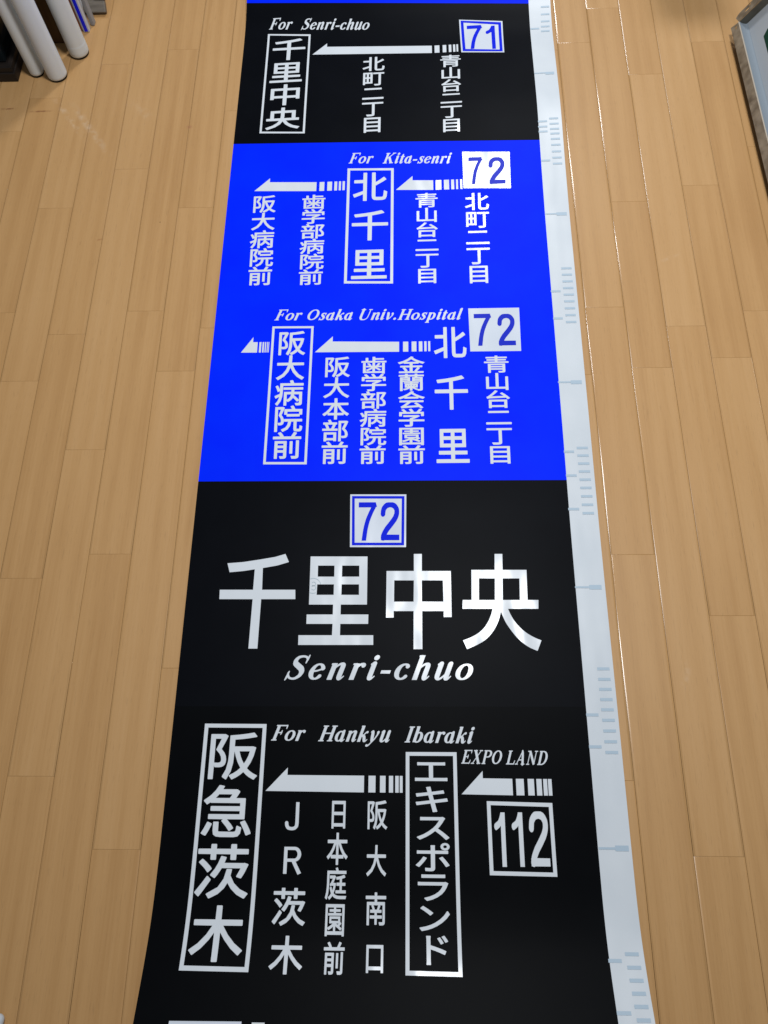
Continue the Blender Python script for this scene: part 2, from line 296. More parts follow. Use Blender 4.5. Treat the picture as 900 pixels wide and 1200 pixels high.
# ------------------------------------------------------------------ glyph outlines (font units) and print layout (metres on the blind)
GLYPHS = {
'-': '93 170 350 168 355 170 387 258 384 262 128 262 124 258',
'.': '93 -14 121 -13 149 -4 175 14 194 34 207 58 212 86 208 106 195 124 166 135 133 131 99 114 71 86 55 54 53 22 67 -2',
'1': '222 0 226 0 334 0 338 0 338 720 334 720 294 720 282 720 274 720 262 720 246 720 238 720 230 720 222 720 222 710 204 674 182 641 158 613 141 602 62 570 47 554 41 534 44 514 57 494 74 484 94 481 106 484 170 511 194 523 222 542',
'2': '67 -14 90 -18 102 -16 122 -9 466 -9 471 -6 470 96 171 98 198 138 226 174 314 262 398 354 432 406 457 462 464 490 468 534 465 570 458 602 443 630 415 666 390 689 362 705 314 720 258 720 210 720 166 716 134 703 98 678 63 642 43 610 31 566 22 502 23 486 28 470 38 456 50 447 66 440 82 439 98 443 111 450 122 460 132 482 141 546 146 566 170 594 185 606 198 612 230 620 254 623 278 619 310 609 322 602 342 578 351 562 352 546 351 518 347 498 330 462 313 434 250 363 134 245 74 162 54 127 43 98 36 94 36 70 30 42 31 30 36 14 36 -6 38 -9 58 -10',
'7': '159 0 182 0 202 0 220 0 232 0 237 0 270 190 292 270 320 350 365 442 414 526 485 630 506 631 509 634 508 642 478 720 34 720 31 720 31 626 34 623 359 622 306 546 239 430 205 354 173 258 150 166 122 2 124 0 130 0 142 0',
'A': '478 -54 497 -58 522 -54 554 -38 583 -9 627 -9 632 -6 649 42 601 43 598 46 641 438 651 570 647 626 631 702 624 715 606 724 590 723 576 718 561 708 548 694 539 674 530 618 124 46 117 43 33 43 14 -6 19 -9 207 -9 212 -6 229 42 181 43 178 46 288 198 474 199 476 196 458 46 453 43 421 42 404 -6 407 -9 451 -9 458 -38;329 252 514 512 484 254 476 251',
'D': '49 -6 51 -9 311 -9 360 -4 395 3 469 30 508 51 549 78 615 134 656 178 710 254 748 334 764 386 772 426 774 466 772 510 765 542 753 575 736 605 716 629 692 650 666 666 608 684 562 689 302 689 298 686 281 638 283 635 330 634 324 618 119 46 70 45 66 42;255 46 466 634 527 635 553 632 575 624 606 600 626 568 637 534 642 486 638 434 624 370 603 310 573 250 537 194 509 158 465 114 422 82 389 64 343 48 314 45',
'E': '525 -14 536 -18 553 -15 568 -6 578 6 620 74 636 106 667 182 667 191 661 196 648 195 636 186 534 45 255 46 354 322 470 322 452 258 459 247 470 245 490 258 537 346 545 374 556 442 553 450 546 455 533 453 518 442 489 374 373 374 466 634 739 635 723 518 728 510 737 508 750 514 757 522 794 602 816 686 797 698 777 698 758 689 302 689 298 686 281 638 283 635 330 634 324 618 119 46 70 45 66 42 49 -6 51 -9 519 -9',
'F': '47 -6 51 -9 287 -8 306 42 257 43 255 46 354 322 474 322 477 319 458 258 459 250 466 243 477 243 487 247 497 258 536 322 549 350 557 386 565 446 562 455 548 460 530 450 498 378 493 374 373 374 466 634 743 635 727 518 732 510 741 508 754 514 761 522 793 590 805 630 816 686 814 689 802 698 790 700 762 689 302 689 298 686 281 638 283 635 330 634 119 46 113 43 65 43',
'H': '47 -6 51 -9 287 -8 306 42 257 43 255 46 351 314 356 317 612 317 615 314 519 46 513 43 464 42 447 -8 687 -8 706 42 657 43 655 46 866 634 871 637 921 638 938 688 698 688 679 638 727 637 730 634 637 374 632 373 373 374 466 634 471 637 521 638 538 688 298 688 279 638 327 637 330 634 119 46 113 43 65 43',
'I': '47 -6 51 -9 283 -9 289 -6 305 43 257 43 255 46 466 634 471 637 521 638 538 688 302 689 296 686 279 638 327 637 330 634 324 618 119 46 113 43 65 43',
'J': '189 2 214 1 250 4 278 10 302 19 323 34 347 58 364 82 374 106 379 138 383 202 382 719 302 720 297 718 297 206 292 138 290 126 285 118 262 93 238 86 202 83 154 93 142 103 126 134 116 202 111 214 104 222 86 232 74 233 62 231 46 222 34 202 32 186 41 118 53 86 74 52 90 34 114 19 142 10',
'K': '485 -22 489 -26 527 -9 675 -8 694 42 629 43 627 46 535 438 807 636 893 638 910 689 706 689 686 638 727 637 730 634 374 378 466 634 471 637 521 638 538 688 302 689 296 686 279 637 327 637 330 634 119 46 113 43 64 42 47 -8 287 -8 306 42 257 43 255 46 348 306 357 308 406 343 409 342 471 46 456 42 439 -8 482 -10',
'L': '505 -14 524 -18 543 -10 555 2 591 54 616 98 655 190 655 202 648 207 636 205 626 198 517 46 255 46 466 634 471 637 521 638 538 688 298 688 279 638 327 637 330 634 119 46 70 45 66 42 49 -6 51 -9 499 -9',
'N': '503 -18 507 -19 546 1 594 1 607 30 634 46 627 86 824 634 831 637 898 638 916 686 914 689 722 689 718 686 702 638 767 637 772 634 603 171 472 698 470 700 446 689 282 689 278 686 262 638 339 637 352 578 161 46 153 43 87 42 69 -6 71 -9 263 -9 267 -6 283 42 217 43 213 46 375 493',
'O': '303 -2 348 -5 406 -1 467 15 534 45 574 70 637 121 695 182 725 222 768 298 786 342 806 418 810 462 805 526 794 562 767 613 747 634 725 652 677 675 624 684 539 681 473 663 409 634 338 586 276 528 220 458 177 382 148 302 135 222 140 154 149 121 163 91 178 67 197 46 243 15 268 5;364 50 331 57 302 78 282 106 270 146 266 194 271 250 286 310 307 370 336 430 371 486 409 534 451 574 491 602 534 623 577 631 614 623 640 605 658 582 670 554 678 510 677 458 672 422 659 370 638 310 611 254 582 206 555 169 515 125 475 91 434 67 388 51',
'P': '47 -6 51 -9 287 -8 306 42 257 43 255 46 352 318 358 321 490 321 562 333 589 341 636 362 689 398 715 422 740 454 764 498 774 530 777 562 774 590 765 614 742 645 724 660 686 677 622 689 302 689 298 686 281 638 283 635 330 634 119 46 113 43 65 43;373 374 466 634 575 635 600 627 622 611 635 593 644 570 645 546 643 526 624 478 587 430 544 398 498 379 464 373',
'R': '420 -18 422 -20 426 -19 508 22 360 322 362 326 398 342 429 366 456 398 476 438 487 478 490 502 490 538 481 586 466 624 442 661 416 686 394 701 358 715 326 720 58 719 57 2 62 0 138 0 143 2 143 318 146 320 258 320 262 316;146 404 143 410 143 634 146 636 326 635 346 629 365 614 380 594 390 574 397 546 399 522 397 494 390 466 380 446 365 426 346 411 326 405',
'S': '43 -30 55 -32 70 -22 127 57 147 26 187 4 242 -10 298 -10 346 -1 413 30 466 62 503 94 552 162 577 214 584 258 578 311 562 356 540 384 402 500 399 518 403 546 426 578 445 598 493 619 541 630 576 627 612 618 631 598 642 570 606 466 610 456 626 455 639 466 680 538 697 558 700 574 722 622 744 690 743 703 733 708 717 702 679 646 665 663 652 672 590 688 535 691 455 680 423 670 400 658 356 626 326 598 297 562 277 518 266 466 268 426 284 394 306 367 424 258 437 230 443 202 430 162 415 134 404 122 335 68 311 58 276 50 256 49 233 53 212 60 192 72 175 104 163 154 187 230 181 241 164 239 128 202 112 150 73 70 40 -14 39 -22',
'U': '276 -22 321 -25 366 -22 417 -15 448 -6 482 10 529 40 560 66 591 98 621 138 657 210 814 634 819 637 887 637 906 688 826 689 820 694 809 696 790 689 714 689 708 686 691 637 759 637 762 634 639 298 585 170 552 122 524 95 490 70 438 43 371 35 347 37 330 44 310 56 292 73 284 114 288 158 323 266 456 634 463 637 510 638 528 686 526 689 478 689 476 714 469 730 453 743 431 748 406 744 382 733 360 715 338 689 290 689 286 686 270 638 315 637 320 634 175 230 155 162 150 126 152 93 158 66 170 38 186 14 205 -3 219 -10',
'X': '454 -30 503 -9 635 -8 654 42 597 43 594 46 525 394 755 636 851 637 870 689 666 689 646 638 691 637 693 634 515 448 476 634 509 638 526 688 466 689 461 709 457 709 414 689 294 689 288 686 271 638 315 637 320 634 384 310 130 44 41 42 24 -6 27 -9 227 -9 232 -6 249 42 197 43 192 46 395 259 438 46 416 42 399 -8 447 -9',
'a': '337 -22 357 -26 373 -25 400 -18 419 -8 476 42 521 90 522 98 518 106 509 109 501 107 455 70 440 61 435 60 435 62 517 302 557 458 555 486 547 498 536 505 509 507 482 498 460 482 437 453 407 459 355 459 326 455 294 445 255 426 219 402 187 374 153 338 119 290 95 242 80 198 72 158 72 114 80 73 94 44 113 22 139 3 164 -6 191 -10 247 -8 305 8 322 -12;227 46 211 54 202 68 197 106 207 170 230 242 266 318 307 374 327 391 347 402 364 405 375 402 386 390 396 372 405 366 317 118 290 82 270 62 247 49',
'b': '249 -10 283 -8 314 -1 351 13 394 38 430 66 469 106 504 154 530 202 547 250 555 298 555 342 545 382 527 414 503 437 477 451 447 459 391 459 366 455 363 458 449 698 394 699 388 704 292 698 277 653 296 650 67 14 70 11 162 11 196 -5;263 46 255 47 243 58 236 72 232 94 325 354 346 378 368 396 396 405 410 401 425 382 430 342 420 282 396 206 364 138 329 86 294 55 270 45',
'c': '232 -10 267 -9 297 -3 333 8 370 26 409 52 428 74 437 98 432 122 415 136 392 138 374 132 356 122 315 78 291 59 258 46 239 47 220 61 209 85 206 110 208 146 219 194 240 254 271 314 307 362 346 394 367 403 384 405 396 402 408 394 398 374 395 358 397 342 408 327 417 321 432 317 449 318 467 325 482 334 498 350 514 382 511 406 486 443 458 454 431 459 375 460 315 447 278 432 234 406 203 382 170 350 138 310 113 270 92 222 80 174 77 130 81 97 91 66 111 34 132 16 155 2 184 -7',
'e': '214 -10 271 -7 325 8 387 42 412 62 427 82 435 106 429 130 410 143 386 144 368 138 349 126 311 82 283 58 259 46 238 45 223 54 210 74 205 102 207 138 217 186 226 212 310 222 433 264 451 258 475 259 499 270 518 286 532 306 538 326 529 375 510 411 496 426 470 444 423 458 375 459 319 448 277 429 218 390 176 350 139 302 97 234 84 194 77 150 78 106 90 66 107 37 141 8 172 -5;241 263 239 266 247 282 275 330 297 358 327 386 350 400 372 406 391 404 408 390 420 362 421 310 370 289 314 270',
'h': '362 -22 381 -26 397 -24 439 -8 492 38 540 86 541 102 537 107 525 109 512 102 475 70 465 64 464 66 569 358 578 390 583 418 577 450 563 470 540 484 510 489 472 483 431 470 403 454 347 414 449 698 394 699 388 704 294 699 290 694 277 653 296 650 60 -6 63 -9 191 -9 196 -6 314 322 335 342 384 378 422 401 435 404 450 401 451 394 372 194 341 106 330 66 328 34 333 9 345 -10',
'i': '120 -22 137 -26 153 -25 195 -9 254 42 299 90 300 98 296 106 281 108 233 70 221 64 362 458 364 478 360 494 352 505 339 514 312 518 282 510 251 490 228 461 207 459 203 454 191 414 194 411 209 410 103 118 84 46 83 22 89 2 101 -13;310 554 336 550 366 557 391 570 418 594 433 618 441 646 438 670 426 688 402 700 370 699 337 685 305 658 285 626 280 596 289 570',
'k': '372 -26 407 -21 441 -3 491 42 527 82 532 94 531 103 525 108 508 106 466 68 445 58 450 98 451 158 445 238 438 257 430 270 403 294 488 373 505 364 524 361 541 365 561 376 585 402 594 430 590 450 577 463 558 468 533 463 508 449 477 426 357 314 354 312 333 319 312 318 449 698 394 699 388 704 294 699 290 694 277 653 296 650 60 -6 63 -9 191 -9 196 -6 274 210 278 211 311 192 319 182 314 66 318 34 325 6 332 -6 344 -18',
'l': '111 -30 139 -29 171 -21 195 -9 254 42 299 90 300 98 296 106 281 108 233 70 222 66 448 694 451 714 448 730 438 745 425 754 399 758 368 750 338 730 314 701 294 699 290 694 277 653 296 650 294 646 132 198 84 54 78 26 80 -2 91 -19',
'n': '362 -22 381 -26 397 -24 439 -8 496 42 541 90 542 98 538 106 529 109 521 107 475 70 465 64 464 66 569 358 581 402 583 426 576 451 560 473 540 484 506 489 445 475 406 456 347 414 364 462 361 464 309 464 303 468 212 462 205 458 193 414 211 414 60 -6 63 -9 191 -9 196 -6 314 322 335 342 384 378 422 401 435 404 450 401 451 394 372 194 341 106 330 66 328 34 333 9 345 -10',
'o': '189 -6 243 -9 288 -5 319 3 373 26 407 46 459 90 488 122 511 154 532 190 549 230 562 290 562 326 557 358 546 386 519 422 499 437 457 454 411 459 342 454 288 438 229 406 197 382 167 354 122 298 99 258 75 190 70 150 70 122 75 94 83 70 95 49 115 26 155 2;238 45 218 56 207 70 199 94 196 114 203 178 217 226 234 266 253 302 278 338 319 380 340 394 363 403 388 406 403 401 417 390 429 370 434 354 436 322 423 250 399 186 367 130 327 82 300 61 275 49 258 44',
'p': '-44 -210 172 -210 191 -162 189 -159 152 -158 208 -2 243 -9 270 -10 303 -8 338 1 371 14 412 39 450 70 484 106 519 154 545 202 562 250 571 298 570 342 561 382 544 414 523 436 496 451 467 459 411 459 373 452 373 464 317 464 315 468 212 462 205 458 192 415 219 414 220 410 17 -154 13 -159 -23 -159 -27 -162;283 46 267 54 258 74 256 98 259 142 324 322 364 374 382 390 403 402 416 405 427 402 436 394 442 382 446 342 436 282 411 206 380 138 346 86 311 54 290 45',
'r': '80 -6 83 -9 211 -9 216 -6 340 338 379 374 413 396 433 394 434 362 442 350 453 342 480 339 510 350 537 374 554 410 556 438 544 461 513 476 478 479 417 465 377 442 383 458 327 459 326 466 218 462 202 418 231 414',
's': '46 -18 54 -21 68 -15 99 25 117 8 162 -11 185 -15 222 -10 282 11 308 29 335 54 373 98 395 134 403 158 405 194 399 230 389 258 374 279 328 328 311 366 325 385 367 402 392 405 419 398 425 390 430 374 409 307 418 299 430 302 439 310 484 374 508 450 509 458 505 464 489 464 469 441 465 440 442 454 405 465 374 465 331 460 286 444 248 414 227 390 210 362 201 334 200 305 206 270 214 246 262 178 272 158 280 130 276 118 254 78 241 64 202 45 179 47 157 54 146 62 139 110 147 148 138 156 125 152 94 114 74 70 44 -6',
't': '151 -26 187 -20 221 -4 273 42 318 94 319 102 316 110 307 114 299 113 247 70 232 61 231 66 356 406 422 410 439 458 436 462 376 462 374 466 383 510 385 550 383 603 379 613 372 617 352 617 334 606 277 530 242 466 236 462 200 462 196 458 180 414 181 408 216 406 128 162 105 90 95 46 97 14 107 -6 130 -21',
'u': '173 -22 208 -17 255 4 289 26 344 72 338 26 342 6 348 -5 360 -16 381 -24 418 -23 441 -14 462 -1 545 82 550 94 549 102 545 107 533 109 520 102 477 66 616 454 619 470 618 486 605 507 580 517 552 515 522 502 495 478 479 450 373 162 340 129 290 89 253 64 225 53 221 53 221 66 360 450 364 474 360 494 349 508 332 516 308 518 286 512 261 498 244 482 228 461 206 458 191 414 194 411 209 410 116 154 101 102 96 66 100 34 116 5 145 -15',
'v': '181 -18 195 -18 210 -12 351 102 417 170 497 266 535 326 563 386 565 402 563 422 555 437 538 456 521 463 496 462 471 450 450 430 440 414 435 394 438 378 450 358 448 318 439 286 407 238 344 162 317 134 273 97 319 302 331 390 331 442 322 466 300 493 287 502 271 504 250 500 230 490 212 474 195 446 185 442 182 402 195 404 196 390 151 138 139 42 141 20 148 2 160 -10',
'y': '-38 -214 -16 -216 12 -210 45 -191 90 -158 292 38 368 117 502 290 564 386 576 414 579 438 575 454 566 466 548 473 524 472 500 460 480 442 465 414 458 354 442 306 356 182 293 107 290 112 314 214 338 374 343 434 338 462 317 496 303 503 283 503 265 498 245 486 217 453 186 442 182 402 209 406 170 186 156 70 156 18 169 -14 78 -101 40 -126 31 -131 14 -112 -8 -107 -35 -114 -58 -130 -76 -158 -78 -186 -67 -203',
'エ': '83 26 118 30 886 30 916 26 926 30 930 42 930 128 926 140 920 143 854 138 556 138 552 142 553 570 814 572 868 569 874 572 878 584 878 666 874 678 862 682 802 676 208 676 150 682 136 678 132 666 132 584 136 572 142 569 198 572 441 570 442 142 438 138 148 138 80 143 74 140 70 130 70 42 74 30',
'キ': '535 -58 630 -41 636 -38 640 -28 616 68 580 252 898 302 908 306 912 316 895 404 892 410 882 414 786 393 564 355 558 356 524 527 818 573 822 576 826 586 809 668 804 678 788 682 712 665 506 630 503 634 487 718 475 794 469 802 458 804 376 789 364 784 361 778 378 706 396 616 394 613 234 589 112 576 102 572 98 560 113 476 118 464 128 460 204 475 416 509 451 338 236 303 166 293 108 288 98 284 94 270 111 188 116 178 126 174 282 203 470 234 513 16 522 -44 526 -54',
'ス': '829 -40 840 -36 896 12 911 28 911 40 836 126 752 214 625 334 686 422 739 514 784 612 811 660 812 670 808 680 764 714 748 720 706 714 246 714 190 718 178 714 174 702 174 618 178 606 184 603 242 606 652 606 655 602 624 530 571 442 504 354 384 237 246 135 92 56 88 46 92 34 154 -32 164 -36 170 -35 322 52 448 148 554 251 666 142 736 66 812 -28 820 -36',
'ド': '299 -56 394 -56 404 -52 407 -46 402 44 404 384 516 346 650 292 778 232 787 234 795 242 828 326 826 335 818 343 698 397 540 457 403 504 402 682 408 758 404 770 394 774 298 774 288 770 284 760 292 684 292 38 286 -40 290 -52;689 530 698 531 750 555 756 560 760 570 731 628 696 684 666 730 656 734 597 708 592 704 588 694 640 608 678 537;813 582 824 583 876 609 880 612 884 622 860 669 808 750 788 778 774 782 715 756 708 744 712 734 761 662 804 586',
'ポ': '401 -56 454 -56 502 -47 536 -18 541 -6 550 40 551 506 880 506 892 510 896 520 896 602 892 612 886 615 824 610 552 611 550 728 554 770 550 780 540 784 450 784 438 777 436 762 442 716 440 611 150 610 92 616 82 612 78 602 78 518 82 508 88 505 138 508 441 506 442 74 439 58 430 49 418 46 384 47 302 56 292 52 288 42 294 -36 298 -46 308 -50;129 80 136 81 144 88 192 146 276 262 333 358 333 370 328 378 260 413 252 414 242 410 189 320 127 234 52 150 48 140 56 126 116 86;837 86 852 89 920 128 925 136 925 144 872 234 812 326 750 410 736 413 662 374 659 360 723 270 781 176 828 90;817 616 874 631 884 636 924 677 940 734 939 750 922 804 878 847 818 862 758 847 744 834 711 800 696 740 714 674 756 633;816 690 792 697 778 710 770 740 776 764 792 780 818 788 846 780 862 764 868 738 862 714 846 698',
'ラ': '361 -54 494 -9 603 52 624 66 730 160 792 244 845 348 880 454 889 474 890 482 886 492 822 530 780 522 214 522 148 528 132 524 128 512 128 432 132 422 142 418 749 418 732 364 693 290 642 224 552 148 426 82 290 40 287 26 296 12 338 -36 352 -50;231 650 804 650 814 654 818 664 818 744 814 754 802 758 770 754 268 754 232 758 222 754 218 742 218 664 222 654',
'ン': '193 -32 340 5 472 57 596 126 732 230 848 354 935 486 935 498 886 584 874 588 862 582 785 456 676 332 534 221 430 164 302 114 142 77 132 72 128 62 130 55 184 -28;417 450 430 454 492 516 496 526 492 536 414 606 328 676 235 744 228 746 218 742 160 682 156 672 160 662 254 592 346 514 408 454',
'丁': '279 -84 382 -84 458 -80 516 -69 554 -50 579 -14 586 38 587 656 942 659 948 662 952 672 952 746 948 758 936 762 62 762 50 758 46 746 46 672 50 662 56 659 473 656 474 46 471 34 466 29 450 26 246 28 237 26 231 18 231 6 248 -26 267 -76',
'中': '457 -92 536 -92 546 -88 549 -82 552 233 808 234 812 230 812 192 816 182 820 179 902 178 912 182 916 192 916 658 914 667 908 673 900 674 552 675 550 840 546 850 536 854 458 854 448 850 445 846 442 675 98 674 86 670 82 660 83 180 86 176 96 172 176 173 180 176 184 186 184 230 188 234 442 233 444 -76 448 -88;186 337 186 573 443 572 442 337;552 337 552 573 811 572 810 337',
'二': '57 6 944 6 954 10 958 20 958 104 954 114 942 118 58 118 48 114 44 102 44 20 48 10;141 604 860 604 870 608 874 618 874 696 870 706 858 710 142 710 132 706 128 694 128 618 132 608',
'会': '837 -92 852 -87 914 -48 918 -38 917 -32 854 58 786 136 722 200 680 237 670 237 609 204 603 198 602 190 606 180 670 116 696 83 311 54 414 164 484 249 922 251 928 254 932 266 932 336 925 348 916 350 92 350 84 349 78 343 74 264 78 254 84 251 344 248 298 188 248 132 194 78 164 53 148 41 127 32 120 25 119 14 143 -60 151 -68 166 -70 222 -59 402 -41 774 -9 828 -88;97 418 162 447 246 494 250 492 251 454 254 450 264 446 738 446 750 450 753 456 754 502 758 504 852 453 910 430 922 436 954 480 972 498 976 508 972 518 966 523 808 593 670 681 566 770 587 802 588 808 584 818 570 827 504 854 494 850 374 716 234 613 218 602 32 506 28 496 32 486 54 466 84 426;326 545 444 640 502 697 514 690 564 642 642 580 691 546',
'前': '115 -88 186 -88 196 -84 199 -80 200 124 204 128 395 126 394 5 382 2 282 4 272 0 269 -4 269 -14 298 -84 310 -88 408 -86 448 -77 480 -55 491 -32 496 8 496 520 495 528 489 534 480 536 118 536 110 535 104 529 102 520 102 -72 106 -84;681 -88 772 -88 800 -86 838 -77 872 -58 889 -28 894 6 894 542 890 554 884 557 808 558 798 554 795 548 793 14 791 10 784 8 654 10 644 6 641 -8 654 -36 667 -78 672 -84;605 90 674 90 684 94 688 104 688 512 684 524 674 528 606 528 596 524 592 514 592 106 596 94;202 215 202 287 395 286 394 215;202 375 202 445 395 444 394 375;53 600 946 600 956 604 960 614 960 682 956 692 946 696 744 697 743 700 790 772 816 818 812 828 804 833 726 858 712 852 681 792 622 697 394 697 366 748 334 794 292 846 284 853 276 854 202 829 198 826 194 816 198 806 253 734 274 698 48 695 44 692 40 682 40 616 44 604',
'北': '321 -84 398 -84 408 -80 412 -70 412 820 408 832 398 836 322 836 312 832 309 828 306 601 66 600 54 596 50 586 50 512 54 502 60 499 307 496 307 240 148 178 28 135 24 132 20 122 55 42 58 38 68 34 306 132 308 -70 312 -80;681 -70 850 -70 924 -47 937 -36 971 36 974 50 987 194 980 203 954 212 904 238 894 234 890 224 881 102 868 52 862 41 838 30 672 33 661 44 656 78 657 402 854 520 954 590 960 602 950 620 906 672 896 679 886 679 874 672 814 621 734 563 658 515 655 824 652 830 642 834 566 834 556 830 552 818 552 76 558 26 564 -9 604 -54 620 -60',
'千': '459 -94 536 -94 546 -90 550 -80 552 357 948 358 960 362 963 368 962 444 958 454 952 457 551 460 551 684 754 725 860 754 864 764 860 774 826 812 796 839 786 839 588 793 346 755 106 728 96 724 93 718 93 710 102 688 113 648 118 640 128 636 232 644 443 668 442 459 52 458 42 454 38 444 38 374 42 362 54 358 445 356 446 -78 450 -90',
'南': '113 -92 190 -92 200 -88 204 -78 204 478 208 482 331 480 308 470 304 460 350 372 356 354 268 352 256 348 252 336 252 278 256 268 268 264 444 264 448 260 446 191 248 190 236 186 232 174 233 108 239 102 248 100 446 99 448 -60 452 -70 464 -74 532 -74 542 -70 545 -66 548 99 756 100 764 101 770 107 772 116 772 174 768 186 756 190 548 191 546 260 550 264 738 264 750 268 754 280 754 338 750 348 738 352 648 352 645 356 699 456 696 470 675 480 798 481 800 18 798 4 780 -2 648 0 638 -4 634 -14 654 -62 659 -82 664 -88 674 -92 806 -90 850 -81 882 -60 897 -32 902 10 901 568 895 574 886 576 556 577 554 652 558 656 944 657 950 660 954 670 954 738 950 750 938 754 556 755 554 840 550 850 538 854 460 854 448 850 444 840 442 755 62 754 50 750 46 738 46 670 50 660 56 657 440 656 444 652 442 577 116 576 107 574 101 568 100 -76 104 -88;452 353 451 368 441 396 394 481 606 480 588 436 546 354',
'口': '127 -68 202 -68 214 -64 218 -54 218 12 222 16 778 16 782 12 782 -50 786 -60 798 -64 874 -64 886 -60 890 -48 890 732 886 744 874 748 130 748 118 744 114 732 114 -52 118 -64;220 121 220 645 783 644 782 121',
'台': '179 -92 252 -92 261 -90 268 -78 268 -42 272 -38 724 -38 728 -42 729 -80 736 -89 818 -90 830 -86 834 -74 834 340 830 352 818 356 182 356 170 352 166 340 166 -76 170 -88;270 63 270 255 727 254 726 63;859 376 876 382 932 422 938 434 935 444 866 536 848 556 758 652 662 739 647 736 594 700 589 692 589 682 690 580 712 553 694 550 270 532 270 536 340 606 410 686 501 804 501 814 496 822 418 856 404 852 318 732 212 608 152 548 120 523 92 510 88 500 113 420 116 416 126 412 196 425 222 427 792 460 815 432 850 380',
'園': '81 -94 158 -93 165 -84 166 -56 170 -52 826 -52 830 -56 831 -84 840 -93 916 -94 928 -90 932 -78 932 794 928 806 916 810 84 810 72 806 68 794 68 -78 72 -90;168 45 168 127 188 108 212 78 226 74 304 105 374 141 432 177 435 176 436 60 444 46;522 46 530 60 532 186 650 130 756 69 764 68 774 72 817 118 818 124 814 134 717 190 800 254 804 264 800 274 749 306 747 454 741 460 732 462 262 461 256 455 254 446 254 280 258 268 270 264 406 262 364 232 272 186 168 145 168 715 449 714 446 667 262 666 252 662 248 650 248 606 252 596 256 593 444 592 448 588 446 557 200 555 194 552 190 542 190 496 194 486 206 482 800 483 804 486 808 496 808 540 804 552 798 555 546 557 544 588 548 592 746 593 750 596 754 606 754 650 750 662 740 666 546 667 543 714 831 714 831 46;634 230 564 262 680 263 646 235;346 337 344 386 348 390 650 390 654 386 654 340 650 336',
'大': '99 -92 110 -88 300 40 316 54 441 222 502 381 586 201 714 38 724 28 892 -88 902 -92 912 -88 946 -40 968 -18 972 -8 970 -1 800 111 788 122 665 278 586 458 590 462 946 463 952 466 956 476 956 550 952 562 940 566 542 568 552 700 554 836 550 848 538 852 462 852 452 848 449 844 443 660 432 567 64 566 52 562 48 550 48 476 52 466 58 463 408 462 413 458 357 294 237 128 32 -9 30 -16 34 -26 66 -56 90 -88',
'央': '85 -94 110 -85 306 8 440 130 502 247 506 244 588 106 726 -12 910 -87 924 -90 934 -86 953 -56 985 -16 986 -10 982 0 800 65 670 166 597 280 600 284 946 284 954 285 960 291 962 300 962 368 958 380 948 384 861 386 860 698 856 710 844 714 548 715 546 838 544 847 532 854 460 854 448 850 444 840 442 715 164 714 152 710 148 698 147 386 54 384 42 380 38 368 38 300 40 291 46 285 54 284 400 282 347 186 228 83 34 -6 30 -16 32 -23 63 -68 74 -88;252 385 251 612 442 613 444 484 439 426 433 386;540 385 546 468 547 612 752 613 753 386',
'学': '301 -92 436 -88 492 -77 526 -60 545 -24 550 14 552 189 944 190 956 194 960 204 958 274 954 284 948 287 551 290 550 304 553 308 636 349 692 384 726 406 790 456 796 468 790 482 750 512 734 518 230 516 218 512 214 500 214 438 218 428 224 425 584 422 518 386 450 356 446 346 444 289 62 288 53 286 47 280 46 204 50 194 56 191 445 188 445 10 432 6 274 6 262 2 258 -8 259 -16 280 -58 289 -84;79 462 150 462 162 466 166 476 166 588 170 592 836 592 840 588 840 476 844 466 856 462 932 463 938 466 942 478 941 678 938 684 928 688 794 690 864 788 874 808 870 818 866 821 794 845 784 846 774 842 747 792 719 748 678 690 672 688 586 690 567 744 537 802 500 858 494 861 484 861 418 837 414 834 410 824 468 716 478 692 476 688 332 689 329 702 306 743 266 798 232 838 222 842 214 841 153 814 146 802 150 792 189 740 220 690 80 688 70 684 67 678 66 478 70 466',
'山': '815 -90 892 -90 902 -86 906 -76 906 630 902 642 890 646 818 646 808 642 804 632 803 90 554 89 552 828 548 838 538 842 462 842 450 838 446 826 445 90 202 88 198 92 198 632 194 642 184 646 110 646 98 642 94 630 94 0 98 -12 110 -16 798 -16 802 -20 803 -80 806 -86',
'庭': '219 -96 227 -94 274 -62 320 -22 356 17 430 -32 446 -39 554 -68 676 -76 942 -75 951 -68 958 -42 976 4 972 14 960 18 668 18 576 25 480 49 411 94 410 98 449 178 477 260 504 376 500 386 496 389 456 401 386 400 383 404 452 504 495 574 495 588 492 594 440 626 414 618 234 618 224 614 220 604 220 542 224 532 236 528 359 526 335 486 280 410 264 393 230 370 225 364 225 350 251 296 260 289 270 289 280 303 298 314 392 314 395 310 378 252 360 206 346 179 328 214 309 272 304 278 294 282 286 281 232 263 225 256 225 246 247 180 269 130 291 90 250 42 216 13 161 -26 160 -32 164 -42 194 -70 210 -92;99 -92 110 -88 115 -82 169 86 172 102 196 302 200 424 202 665 948 666 958 670 962 680 962 746 958 758 946 762 614 762 572 847 564 858 554 862 488 845 475 836 475 826 504 766 502 762 116 762 104 758 100 746 100 384 95 284 74 118 26 -36 30 -50;503 92 936 92 948 96 952 106 952 166 950 175 944 181 772 182 768 186 770 313 914 314 924 318 927 324 928 392 924 402 920 405 772 406 768 410 769 522 862 545 908 559 915 566 916 572 913 582 874 638 862 642 760 614 636 591 526 576 508 570 505 556 523 504 532 493 546 492 668 507 672 504 671 408 534 405 530 402 526 392 526 330 530 318 540 314 670 313 672 186 668 182 498 181 494 178 490 168 490 108 494 96',
